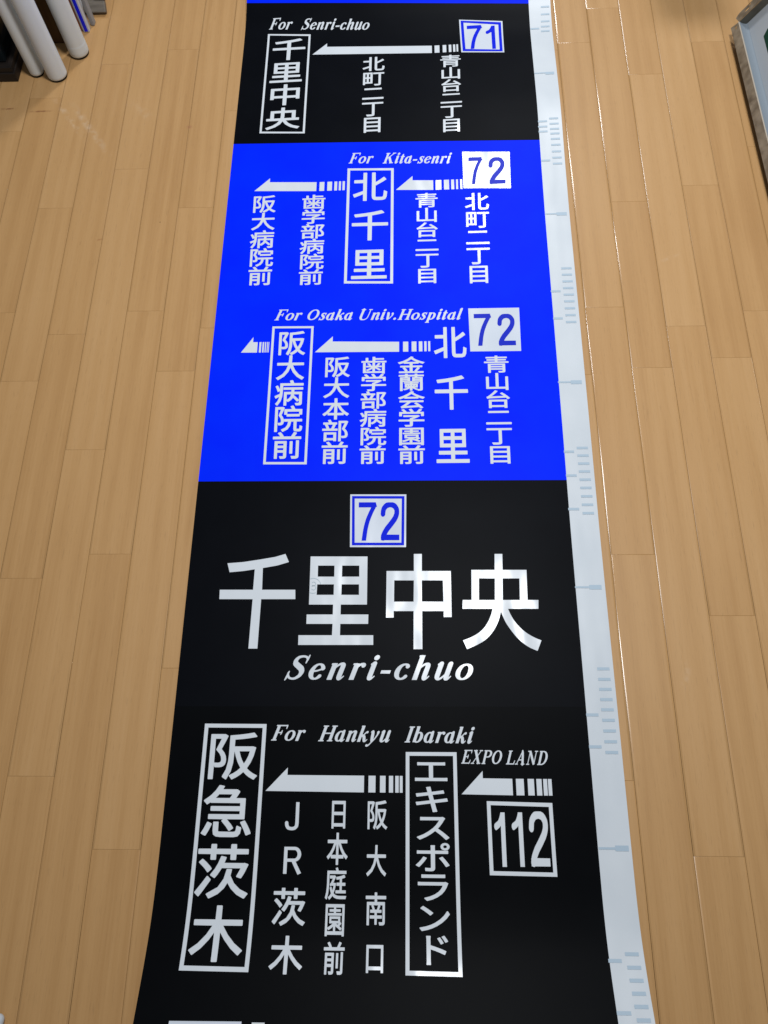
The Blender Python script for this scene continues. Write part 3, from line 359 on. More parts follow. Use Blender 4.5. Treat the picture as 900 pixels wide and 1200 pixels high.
'急': '397 -78 644 -78 720 -65 765 -14 782 76 781 90 772 99 740 108 710 123 696 123 689 116 686 102 679 44 666 23 646 19 632 16 370 19 354 25 351 38 350 178 346 190 334 194 256 193 250 187 248 178 248 36 261 -32 266 -38 314 -69;107 -56 122 -52 157 6 195 82 224 150 220 160 216 163 146 192 136 188 132 183 72 60 30 -8 32 -17 39 -24;879 -46 888 -45 956 -17 960 -14 964 -4 937 60 890 144 844 214 828 218 762 193 758 190 754 180 830 46 867 -38;555 30 566 34 626 74 629 88 580 154 500 237 816 238 825 240 831 246 831 608 828 614 818 618 648 619 692 688 716 732 712 746 662 779 392 779 391 784 415 824 412 838 402 842 338 854 318 855 312 852 248 756 182 686 156 661 44 580 39 572 39 564 46 554 76 528 94 504 104 500 114 504 162 537 178 530 731 528 732 476 728 472 192 472 180 468 177 462 176 400 180 390 190 386 731 384 732 332 728 328 158 328 149 326 143 320 142 252 146 242 152 239 426 237 404 220 400 210 402 201 488 110 542 38;262 619 322 687 571 686 547 648 524 619',
'日': '177 -82 250 -82 262 -78 266 -68 266 -22 270 -18 734 -18 738 -22 738 -64 742 -74 746 -77 830 -78 842 -74 846 -62 846 770 842 782 830 786 178 786 166 782 162 772 164 -66 168 -78;268 85 268 339 739 338 738 85;268 441 268 683 739 682 738 441',
'木': '459 -94 538 -94 548 -90 552 -80 554 391 638 270 764 130 902 20 912 16 922 20 956 62 980 84 984 94 980 104 827 216 696 356 599 502 602 506 938 507 944 510 948 520 948 592 946 601 940 607 932 608 554 609 552 838 548 848 538 852 460 852 450 848 447 844 444 609 70 608 58 604 54 594 54 520 58 510 64 507 398 504 307 360 294 344 168 208 18 100 14 90 16 83 40 60 74 18 84 14 100 22 228 120 248 140 362 266 444 387 446 -78 450 -90',
'本': '459 -94 538 -94 548 -90 551 -86 554 93 776 95 782 98 786 108 788 164 888 78 906 68 918 74 950 114 974 136 978 146 972 158 842 259 832 270 731 394 653 538 940 541 946 544 950 554 950 626 948 635 942 641 934 642 554 643 552 838 548 848 538 852 460 852 450 848 447 844 444 643 68 642 56 638 52 628 52 554 56 544 62 541 340 540 342 536 268 398 252 376 160 260 32 154 25 144 25 134 64 94 80 72 92 66 112 78 210 165 212 108 216 98 222 95 444 93 446 -80 450 -90;246 197 360 355 444 520 445 198;554 197 554 518 634 358 751 198',
'歯': '817 -94 890 -94 900 -90 904 -80 904 504 900 516 888 520 818 520 808 516 804 506 804 48 800 44 539 46 544 60 546 213 596 174 700 83 706 82 716 86 758 124 762 134 761 140 746 158 615 266 786 269 790 272 794 282 794 338 790 350 780 354 673 356 718 424 744 470 740 480 734 485 676 504 664 503 658 497 613 414 585 372 584 366 587 356 546 355 544 510 540 520 528 525 464 524 454 520 451 516 448 355 392 356 404 364 409 372 409 382 405 392 388 422 356 468 330 500 316 504 262 483 258 480 254 470 258 460 285 424 309 386 324 356 228 354 218 350 214 340 214 282 218 272 222 269 399 266 366 230 294 177 214 134 210 124 214 112 256 64 270 61 348 108 412 160 448 197 450 60 455 46 202 45 200 504 196 514 186 518 118 518 106 514 102 502 102 -32 106 -44 118 -48 800 -48 804 -52 805 -86;53 530 950 530 960 534 964 544 964 610 960 620 948 624 554 625 554 687 866 689 870 692 874 702 873 768 867 774 858 776 554 777 552 840 548 850 536 854 464 854 454 850 450 840 448 625 294 625 291 794 288 798 278 802 204 801 198 798 194 788 193 626 56 624 44 620 40 608 40 544 44 534',
'町': '577 -88 728 -84 774 -75 806 -56 825 -26 832 26 832 650 836 654 958 654 970 658 974 670 974 738 972 747 966 753 506 754 497 752 491 746 490 668 494 658 498 655 726 654 730 650 728 20 725 14 708 11 554 12 542 8 539 -6 554 -40 565 -78 568 -84;69 -18 132 -18 144 -14 148 -4 150 59 454 60 463 62 469 68 470 750 468 759 462 765 72 766 63 764 57 758 56 -2 60 -14;150 155 149 370 216 371 217 156;306 155 305 370 374 371 375 156;150 467 149 670 216 671 217 468;306 467 305 670 374 671 375 468',
'病': '115 -94 126 -90 231 72 275 248 288 430 290 645 958 646 968 650 972 660 972 724 968 736 956 740 656 740 615 844 606 853 592 854 524 841 511 832 511 818 534 752 536 744 534 740 206 740 194 736 190 724 188 503 159 574 114 654 100 657 42 630 37 622 37 614 82 518 116 420 130 417 184 444 188 445 190 442 190 388 186 344 28 267 24 264 20 254 47 180 50 176 60 172 78 179 170 232 172 230 156 160 118 70 52 -20 48 -30 52 -40 76 -58 106 -90;339 -94 408 -94 418 -90 421 -86 423 80 428 79 458 44 468 40 474 41 546 90 604 150 632 197 714 114 768 51 776 50 786 54 835 92 834 4 716 4 704 -3 703 -14 732 -86 744 -90 808 -90 856 -86 892 -77 918 -58 931 -30 934 -4 933 408 927 414 918 416 672 417 670 488 674 492 952 493 958 496 962 506 962 568 958 580 946 584 318 584 306 580 302 568 302 506 306 496 312 493 570 492 574 488 572 417 342 416 333 414 327 408 326 -78 330 -90;834 115 792 162 712 242 663 286 668 322 835 322;424 124 423 322 566 323 555 260 511 188 494 173',
'目': '157 -88 230 -88 242 -84 246 -74 246 -24 250 -20 742 -20 746 -24 746 -74 753 -86 762 -88 834 -88 846 -84 850 -72 850 776 846 788 834 792 160 792 148 788 144 776 144 -72 148 -84;248 81 248 219 745 218 744 81;248 319 248 457 745 456 744 319;248 557 248 691 745 690 744 557',
'茨': '301 -94 312 -93 456 -18 556 80 610 173 674 76 766 -12 784 -27 898 -87 910 -90 922 -86 957 -36 972 -20 976 -10 972 0 966 5 832 70 726 170 654 300 668 370 672 396 671 408 668 412 658 416 590 416 580 412 577 406 537 244 445 100 263 -6 250 -17 248 -24 252 -34 271 -56 292 -90;115 -62 126 -58 180 18 309 218 310 228 306 238 254 289 242 289 234 284 163 176 45 14 44 6 48 -4 106 -58;369 254 380 258 420 310 462 377 487 424 492 428 816 428 818 422 806 394 754 290 758 280 764 275 826 255 838 255 850 269 893 346 955 486 955 498 948 505 886 524 870 520 534 520 532 524 561 608 561 618 552 625 478 642 470 641 461 632 418 512 366 412 293 314 296 300;245 352 256 356 308 408 312 418 311 424 274 470 208 536 150 584 140 588 132 587 82 540 78 530 79 522 162 444 196 408 236 356;287 572 358 572 370 576 374 588 374 670 378 674 626 673 628 586 632 576 644 572 720 573 726 576 730 586 732 673 938 675 942 678 946 688 945 758 942 764 930 768 732 769 730 840 726 850 714 854 644 854 632 850 628 840 626 769 378 768 374 772 374 840 370 850 358 854 284 853 278 850 274 840 272 769 58 767 52 764 48 754 48 690 52 678 62 674 272 673 274 586 278 576',
'蘭': '105 -92 176 -92 186 -88 190 -78 190 402 194 406 448 406 452 404 451 390 448 388 250 388 241 386 235 380 234 328 238 318 244 315 448 314 452 310 451 304 448 302 282 302 274 301 268 295 266 286 267 98 270 94 280 90 370 88 356 78 296 50 216 23 210 18 206 8 208 1 248 -46 258 -50 266 -49 328 -25 409 20 450 49 452 -60 456 -72 468 -76 530 -75 536 -72 540 -62 542 53 628 -3 688 -47 694 -48 704 -44 716 -29 731 -74 742 -83 836 -82 872 -73 896 -54 909 -28 912 0 911 652 908 658 896 662 724 663 722 694 726 698 948 699 952 702 956 712 954 778 950 788 938 792 724 793 721 844 718 850 706 854 638 854 626 850 622 840 622 796 618 792 378 792 374 796 374 840 370 850 358 854 290 854 278 850 275 844 272 793 64 792 52 788 48 776 48 714 50 705 56 699 270 698 274 694 272 663 106 662 96 658 92 648 92 -76 96 -88;742 4 736 20 624 88 722 90 732 94 735 98 736 286 732 298 720 302 544 302 541 304 540 310 544 314 756 315 762 318 766 328 765 380 759 386 750 388 544 388 540 392 542 405 813 404 814 8 808 4;348 163 348 229 351 216 385 164;450 163 452 180 422 229 455 228 456 166 454 163;612 163 647 210 648 216 643 228 652 229 653 164;538 173 537 228 576 228;464 442 460 446 459 652 456 658 446 662 376 663 375 696 620 697 620 663 544 662 534 658 531 652 529 444;192 483 190 496 194 500 362 500 366 496 365 484 362 482;628 483 626 496 630 500 810 500 814 496 813 484 810 482;192 571 190 584 194 588 362 588 366 584 365 572 362 570;628 571 626 582 630 586 810 586 814 582 813 572 810 570',
'部': '627 -92 694 -92 704 -88 707 -84 710 127 720 104 732 54 744 50 814 50 858 57 898 74 928 109 943 152 948 192 948 228 937 298 904 375 840 460 893 580 960 752 956 768 904 801 630 800 618 796 615 790 614 -76 618 -88;109 -86 186 -85 193 -76 194 -44 198 -40 436 -40 440 -44 441 -70 450 -79 526 -80 538 -76 542 -64 542 288 538 300 526 304 112 304 100 300 96 288 96 -70 100 -82;196 57 196 209 439 208 438 57;710 139 709 702 832 704 834 700 816 648 738 448 746 432 809 356 842 286 851 228 850 190 843 168 834 156 822 150 806 146 724 148;51 370 572 370 584 374 588 386 588 450 584 462 574 466 458 466 456 470 519 622 517 640 552 642 562 646 565 650 566 720 562 732 550 736 376 737 327 850 324 854 314 858 244 839 235 832 235 820 266 746 268 740 266 736 82 736 70 732 66 720 67 650 70 646 80 642 133 640 129 632 129 622 158 556 176 506 185 470 182 466 54 466 42 462 38 450 38 384 42 374;284 467 283 486 267 540 247 594 225 640 414 641 414 634 400 588 352 468',
'里': '53 -64 946 -64 958 -60 962 -48 962 18 958 28 952 31 562 32 558 36 560 149 892 150 901 152 907 158 908 232 904 242 898 245 562 246 558 250 560 335 858 336 867 338 873 344 874 798 870 810 858 814 156 814 144 810 140 798 141 344 147 338 156 336 448 335 450 250 446 246 118 245 112 242 108 232 109 158 115 152 124 150 448 149 450 36 446 32 50 31 44 28 40 18 40 -48 44 -60;244 431 244 529 453 528 452 431;556 431 556 529 769 528 768 431;244 621 244 719 453 718 452 621;556 621 556 719 769 718 768 621',
'金': '67 -64 932 -64 944 -60 948 -48 948 16 946 25 940 31 704 34 772 136 815 208 815 218 810 226 755 250 886 252 898 256 902 268 902 332 898 344 886 348 552 349 550 452 554 456 762 457 771 466 774 508 848 471 918 444 932 452 950 478 982 512 986 522 982 532 820 600 672 689 563 784 581 814 578 828 504 861 490 858 376 730 358 715 208 613 24 535 17 528 16 522 20 512 39 492 72 444 82 440 140 461 226 501 229 466 238 457 440 456 444 452 442 349 116 348 104 344 100 332 100 268 104 256 116 252 240 250 191 230 184 218 224 148 254 88 275 34 62 31 58 28 54 18 54 -48 58 -60;328 34 366 52 369 66 335 144 273 250 442 251 443 34;552 33 551 250 720 251 686 180 617 64 616 58 620 48 645 34;318 555 322 561 364 588 436 646 500 709 576 642 646 588 694 556',
'阪': '399 -98 407 -96 413 -90 487 64 520 236 530 465 561 354 603 240 659 134 602 77 536 29 460 -12 456 -22 457 -28 483 -60 504 -92 514 -96 520 -95 598 -52 668 0 720 51 774 -6 824 -46 910 -97 924 -94 942 -68 977 -30 978 -22 974 -12 896 29 830 78 783 128 845 238 893 368 930 534 926 548 872 564 532 562 528 566 530 699 666 712 772 726 930 755 937 764 937 774 884 843 868 844 746 821 600 801 444 786 434 782 431 778 430 398 423 262 392 100 337 -14 328 -40 332 -52;81 -94 148 -94 158 -90 161 -84 164 189 173 150 182 143 254 142 288 146 314 153 334 164 364 195 379 236 384 296 373 366 342 436 285 508 361 680 396 770 392 780 340 811 84 810 72 806 69 800 68 -78 72 -90;720 219 684 284 654 358 623 464 816 465 794 374 756 282;186 234 164 235 162 238 162 712 166 716 268 716 270 712 254 670 184 498 188 488 251 414 268 380 281 352 289 302 289 280 282 252 264 238 232 232',
'院': '79 -92 146 -92 156 -88 160 -78 161 716 259 716 232 632 186 504 190 494 241 424 260 380 271 342 275 280 268 254 254 240 228 234 180 236 170 232 166 222 176 196 185 152 188 148 198 144 252 144 282 148 306 155 324 166 350 196 365 238 371 302 363 362 335 440 283 514 343 666 380 772 374 784 322 815 302 812 82 812 70 808 67 802 66 -76 70 -88;345 -92 356 -89 502 -4 581 120 611 272 614 276 691 274 692 26 701 -36 720 -60 736 -73 794 -82 882 -82 940 -64 969 -6 980 88 979 102 972 109 930 124 910 137 898 137 894 134 890 124 887 62 879 16 870 12 794 13 790 26 790 272 794 276 960 277 966 283 968 292 968 354 964 366 952 370 390 370 378 366 374 356 373 302 373 288 378 280 390 276 508 276 511 272 488 158 425 62 298 -5 289 -14 288 -20 292 -30 309 -48 334 -86;465 458 874 459 878 462 882 472 884 525 948 526 958 530 961 536 961 722 955 728 946 730 732 731 693 810 664 858 650 861 580 839 573 832 573 822 600 772 616 738 616 731 386 730 374 726 371 720 371 536 374 530 384 526 450 525 452 472 456 462;470 551 470 637 863 636 862 551',
'青': '199 -96 274 -96 284 -92 287 -88 288 66 292 70 718 69 720 6 716 -2 574 -2 564 -6 561 -20 572 -42 586 -81 590 -86 600 -90 706 -90 770 -81 798 -66 817 -36 822 4 822 392 818 404 806 408 202 408 190 404 186 392 186 -80 190 -92;290 153 288 194 292 198 716 198 720 194 720 156 716 152;290 279 288 320 292 324 716 324 720 320 720 282 716 278;59 444 946 445 950 448 954 458 954 514 950 526 944 529 554 530 550 534 550 572 554 576 842 576 854 580 858 590 858 644 856 653 850 659 554 660 550 664 551 700 890 703 896 706 900 716 899 778 893 784 884 786 552 787 549 844 546 850 534 854 462 854 450 850 446 840 446 790 442 786 118 785 114 782 110 772 110 718 114 706 120 703 442 702 446 698 446 664 442 660 152 659 146 653 144 644 144 590 148 580 160 576 442 576 446 572 446 534 442 530 56 529 50 526 46 516 46 460 50 448',
}
LAYOUT = [
(0,'english_word',1,'letter',[('F',-0.3274,35.17,0.0,1.7124,47.49),('o',-0.3063,35.17,0.0,1.7108,47.39),('r',-0.2895,35.17,0.0,1.7095,47.3)]),
(0,'english_word',1,'letter',[('S',-0.2511,35.17,0.0,1.7061,47.08),('e',-0.2314,35.17,0.0,1.7046,46.98),('n',-0.2156,35.17,0.0,1.7032,46.89),('r',-0.1973,35.17,0.0,1.7018,46.8),('i',-0.1822,35.17,0.0,1.7007,46.73),('-',-0.172,35.17,0.0,1.6998,46.67),('c',-0.1604,35.17,0.0,1.6987,46.6),('h',-0.1453,35.17,0.0,1.6973,46.51),('u',-0.127,35.17,0.0,1.6957,46.41),('o',-0.1083,35.17,0.0,1.6943,46.31)]),
(0,'name_frame',1,'letter',[[(-0.3274,1.6982),(-0.2262,1.6895),(-0.2261,1.3828),(-0.3268,1.3896)],[(-0.3228,1.6936),(-0.2308,1.6849),(-0.2307,1.3874),(-0.3222,1.3942)]]),
(0,'terminus_name',1,'letter',[('千',-0.3162,82.32,0.0,1.6176,72.81),('里',-0.3176,80.34,0.0,1.5449,70.28),('中',-0.3158,79.39,0.0,1.4755,68.05),('央',-0.3172,79.26,0.0,1.4043,67.99)]),
(0,'arrow',1,'letter',[[(-0.2195,1.624),(-0.1865,1.6577),(-0.1865,1.6467),(0.0549,1.6313),(0.0549,1.6076)],[(0.0611,1.6313),(0.0721,1.6313),(0.0721,1.6076),(0.0611,1.6076)],[(0.0795,1.6313),(0.0876,1.6313),(0.0876,1.6076),(0.0795,1.6076)],[(0.0933,1.6313),(0.0991,1.6313),(0.0991,1.6076),(0.0933,1.6076)],[(0.103,1.6313),(0.108,1.6313),(0.108,1.6076),(0.103,1.6076)],[(0.1107,1.6313),(0.1145,1.6313),(0.1145,1.6076),(0.1107,1.6076)]]),
(0,'stop_name',1,'letter',[('北',-0.1035,51.71,0.14,1.5646,48.42),('町',-0.1036,51.71,0.14,1.5184,48.42),('二',-0.1037,51.71,0.14,1.4721,48.42),('丁',-0.1039,51.71,0.14,1.4259,48.42),('目',-0.104,51.71,0.14,1.3797,48.42)]),
(0,'stop_name',1,'letter',[('青',0.0706,50.8,0.46,1.5635,40.56),('山',0.0702,50.8,0.46,1.5247,40.56),('台',0.0697,50.8,0.46,1.486,40.56),('二',0.0693,50.8,0.46,1.4473,40.56),('丁',0.0688,50.8,0.46,1.4085,40.56),('目',0.0684,50.8,0.46,1.3698,40.56)]),
(0,'number_plate',1,'plate',[[(0.1188,1.7074),(0.2176,1.6956),(0.2173,1.5966),(0.1212,1.6045)]]),
(0,'plate_border',2,'blueink',[[(0.1222,1.704),(0.2142,1.6922),(0.2139,1.6),(0.1246,1.6079)],[(0.1286,1.6976),(0.2078,1.6858),(0.2075,1.6064),(0.131,1.6143)]]),
(0,'route_number',2,'blueink',[('7',0.1336,72.7,0.0,1.6137,102.55),('1',0.1753,71.22,0.0,1.6097,102.53)]),
(1,'english_word',1,'letter',[('F',-0.1291,33.73,0.0,1.2932,39.88),('o',-0.1088,33.73,0.0,1.2923,39.85),('r',-0.0926,33.73,0.0,1.2915,39.82)]),
(1,'english_word',1,'letter',[('K',-0.0559,33.73,0.0,1.2893,39.75),('i',-0.0316,33.73,0.0,1.2885,39.73),('t',-0.0218,33.73,0.0,1.2879,39.71),('a',-0.0107,33.73,0.0,1.2872,39.69),('-',0.0065,33.73,0.0,1.2865,39.66),('s',0.0177,33.73,0.0,1.2858,39.64),('e',0.0311,33.73,0.0,1.2851,39.62),('n',0.0463,33.73,0.0,1.2843,39.59),('r',0.0639,33.73,0.0,1.2834,39.56),('i',0.0784,33.73,0.0,1.2828,39.54)]),
(1,'name_frame',1,'letter',[[(-0.1293,1.2794),(-0.0308,1.2754),(-0.0312,0.9813),(-0.1294,0.9841)],[(-0.1237,1.2738),(-0.0364,1.2698),(-0.0368,0.9869),(-0.1238,0.9897)]]),
(1,'name_character',1,'letter',[('北',-0.1179,74.58,0.0,1.1979,81.38),('千',-0.12,81.01,0.0,1.0967,82.06),('里',-0.1186,77.61,0.0,0.9992,81.36)]),
(1,'arrow',1,'letter',[[(-0.3269,1.2273),(-0.2951,1.2606),(-0.2951,1.25),(-0.1945,1.2453),(-0.1945,1.2214)],[(-0.1879,1.2453),(-0.1777,1.2453),(-0.1777,1.2214),(-0.1879,1.2214)],[(-0.1713,1.2453),(-0.1613,1.2453),(-0.1613,1.2214),(-0.1713,1.2214)],[(-0.1564,1.2453),(-0.1504,1.2453),(-0.1504,1.2214),(-0.1564,1.2214)],[(-0.1468,1.2453),(-0.1423,1.2453),(-0.1423,1.2214),(-0.1468,1.2214)],[(-0.139,1.2453),(-0.1341,1.2453),(-0.1341,1.2214),(-0.139,1.2214)]]),
(1,'arrow',1,'letter',[[(-0.0259,1.2172),(0.0089,1.2525),(0.0089,1.2411),(0.0522,1.2391),(0.0522,1.2138)],[(0.0572,1.2391),(0.0694,1.2391),(0.0694,1.2138),(0.0572,1.2138)],[(0.0747,1.2391),(0.0854,1.2391),(0.0854,1.2138),(0.0747,1.2138)],[(0.0898,1.2391),(0.0959,1.2391),(0.0959,1.2138),(0.0898,1.2138)],[(0.1,1.2391),(0.104,1.2391),(0.104,1.2138),(0.1,1.2138)],[(0.1085,1.2391),(0.1129,1.2391),(0.1129,1.2138),(0.1085,1.2138)]]),
(1,'stop_name',1,'letter',[('阪',-0.3294,52.08,-0.93,1.1734,48.25),('大',-0.3285,52.08,-0.93,1.1273,48.25),('病',-0.3276,52.08,-0.93,1.0812,48.25),('院',-0.3267,52.08,-0.93,1.0351,48.25),('前',-0.3258,52.08,-0.93,0.989,48.25)]),
(1,'stop_name',1,'letter',[('歯',-0.2247,52.6,-0.34,1.1776,40.04),('学',-0.2243,52.6,-0.34,1.1394,40.04),('部',-0.224,52.6,-0.34,1.1011,40.04),('病',-0.2237,52.6,-0.34,1.0629,40.04),('院',-0.2234,52.6,-0.34,1.0247,40.04),('前',-0.2231,52.6,-0.34,0.9864,40.04)]),
(1,'stop_name',1,'letter',[('青',0.0124,50.75,0.16,1.1727,39.69),('山',0.0122,50.75,0.16,1.1348,39.69),('台',0.0121,50.75,0.16,1.0969,39.69),('二',0.0119,50.75,0.16,1.059,39.69),('丁',0.0118,50.75,0.16,1.0211,39.69),('目',0.0116,50.75,0.16,0.9832,39.69)]),
(1,'stop_name',1,'letter',[('北',0.1157,51.25,0.48,1.1626,47.43),('町',0.1152,51.25,0.48,1.1173,47.43),('二',0.1147,51.25,0.48,1.072,47.43),('丁',0.1143,51.25,0.48,1.0267,47.43),('目',0.1138,51.25,0.48,0.9814,47.43)]),
(1,'number_plate',1,'plate',[[(0.115,1.3116),(0.2149,1.3063),(0.2131,1.2113),(0.1152,1.2155)]]),
(1,'route_number',2,'navyink',[('7',0.1253,61.56,0.0,1.2251,97.8),('2',0.1675,75.17,0.0,1.2249,94.93)]),
(1,'english_word',1,'letter',[('F',-0.2661,34.71,0.0,0.9004,35.69),('o',-0.2452,34.71,0.0,0.9,35.63),('r',-0.2286,34.71,0.0,0.8997,35.57)]),
(1,'english_word',1,'letter',[('O',-0.2039,34.71,0.0,0.8992,35.47),('s',-0.1789,34.71,0.0,0.8988,35.41),('a',-0.165,34.71,0.0,0.8985,35.35),('k',-0.1473,34.71,0.0,0.8982,35.29),('a',-0.1293,34.71,0.0,0.8978,35.23)]),
(1,'english_word',1,'letter',[('U',-0.1019,34.71,0.0,0.8972,35.13),('n',-0.0769,34.71,0.0,0.8968,35.06),('i',-0.0588,34.71,0.0,0.8966,35.01),('v',-0.0488,34.71,0.0,0.8963,34.96),('.',-0.0324,34.71,0.0,0.8961,34.92),('H',-0.0238,34.71,0.0,0.8957,34.87),('o',0.0019,34.71,0.0,0.8953,34.79),('s',0.0186,34.71,0.0,0.895,34.74),('p',0.0325,34.71,0.0,0.8947,34.69),('i',0.0509,34.71,0.0,0.8945,34.64),('t',0.0609,34.71,0.0,0.8943,34.6),('a',0.0724,34.71,0.0,0.894,34.55),('l',0.0901,34.71,0.0,0.8937,34.51)]),
(1,'name_frame',1,'letter',[[(-0.2673,0.8861),(-0.186,0.8848),(-0.1867,0.5881),(-0.2665,0.5889)],[(-0.2627,0.8815),(-0.1906,0.8802),(-0.1913,0.5927),(-0.2619,0.5935)]]),
(1,'terminus_name',1,'letter',[('阪',-0.256,56.95,-0.67,0.8252,57.75),('大',-0.2553,56.95,-0.67,0.7701,57.75),('病',-0.2547,56.95,-0.67,0.7149,57.75),('院',-0.2541,56.95,-0.67,0.6598,57.75),('前',-0.2534,56.95,-0.67,0.6047,57.75)]),
(1,'arrow',1,'letter',[[(-0.3253,0.8274),(-0.3032,0.862),(-0.3032,0.8506),(-0.294,0.8504),(-0.294,0.8268)],[(-0.2905,0.8504),(-0.2865,0.8504),(-0.2865,0.8268),(-0.2905,0.8268)],[(-0.2843,0.8504),(-0.2812,0.8504),(-0.2812,0.8268),(-0.2843,0.8268)],[(-0.2795,0.8504),(-0.2772,0.8504),(-0.2772,0.8268),(-0.2795,0.8268)],[(-0.2755,0.8504),(-0.2737,0.8504),(-0.2737,0.8268),(-0.2755,0.8268)],[(-0.2727,0.8504),(-0.2712,0.8504),(-0.2712,0.8268),(-0.2727,0.8268)]]),
(1,'arrow',1,'letter',[[(-0.1812,0.8252),(-0.1477,0.8604),(-0.1477,0.8487),(-0.019,0.8453),(-0.019,0.823)],[(-0.0114,0.8453),(-0.0014,0.8453),(-0.0014,0.823),(-0.0114,0.823)],[(0.0051,0.8453),(0.0143,0.8453),(0.0143,0.823),(0.0051,0.823)],[(0.0189,0.8453),(0.0257,0.8453),(0.0257,0.823),(0.0189,0.823)],[(0.0293,0.8453),(0.0337,0.8453),(0.0337,0.823),(0.0293,0.823)],[(0.0368,0.8453),(0.0408,0.8453),(0.0408,0.823),(0.0368,0.823)]]),
(1,'stop_name',1,'letter',[('阪',-0.1633,51.88,-0.21,0.7739,47.46),('大',-0.1631,51.88,-0.21,0.7286,47.46),('本',-0.1629,51.88,-0.21,0.6833,47.46),('部',-0.1627,51.88,-0.21,0.638,47.46),('前',-0.1625,51.88,-0.21,0.5926,47.46)]),
(1,'stop_name',1,'letter',[('歯',-0.0929,51.64,-0.01,0.779,39.32),('学',-0.0929,51.64,-0.01,0.7414,39.32),('部',-0.0929,51.64,-0.01,0.7039,39.32),('病',-0.0929,51.64,-0.01,0.6664,39.32),('院',-0.0929,51.64,-0.01,0.6288,39.32),('前',-0.0929,51.64,-0.01,0.5913,39.32)]),
(1,'stop_name',1,'letter',[('金',-0.0221,52.25,0.02,0.7782,39.3),('蘭',-0.0221,52.25,0.02,0.7407,39.3),('会',-0.0221,52.25,0.02,0.7032,39.3),('学',-0.0222,52.25,0.02,0.6656,39.3),('園',-0.0222,52.25,0.02,0.6281,39.3),('前',-0.0222,52.25,0.02,0.5906,39.3)]),
(1,'name_character',1,'letter',[('北',0.0466,64.14,0.0,0.8135,75.41),('千',0.0453,67.01,0.0,0.7035,77.66),('里',0.0465,64.59,0.0,0.5934,77.72)]),
(1,'stop_name',1,'letter',[('青',0.1395,50.88,0.2,0.7771,39.29),('山',0.1393,50.88,0.2,0.7396,39.29),('台',0.1391,50.88,0.2,0.7021,39.29),('二',0.1389,50.88,0.2,0.6646,39.29),('丁',0.1387,50.88,0.2,0.6271,39.29),('目',0.1385,50.88,0.2,0.5896,39.29)]),
(1,'number_plate',1,'plate',[[(0.1159,0.9183),(0.2145,0.9177),(0.2132,0.82),(0.117,0.8209)]]),
(1,'route_number',2,'navyink',[('7',0.1238,70.15,0.0,0.8329,100.31),('2',0.1693,74.44,0.0,0.8337,97.62)]),
(2,'number_plate',1,'plate',[[(-0.1058,0.5286),(-0.0058,0.5279),(-0.0066,0.4292),(-0.1041,0.4295)]]),
(2,'plate_border',2,'blueink',[[(-0.1025,0.5253),(-0.0091,0.5246),(-0.0099,0.4325),(-0.1008,0.4328)],[(-0.0977,0.5205),(-0.0139,0.5198),(-0.0147,0.4373),(-0.096,0.4376)]]),
(2,'route_number',2,'blueink',[('7',-0.0923,67.62,0.0,0.4412,99.98),('2',-0.0528,73.5,0.0,0.4428,97.39)]),
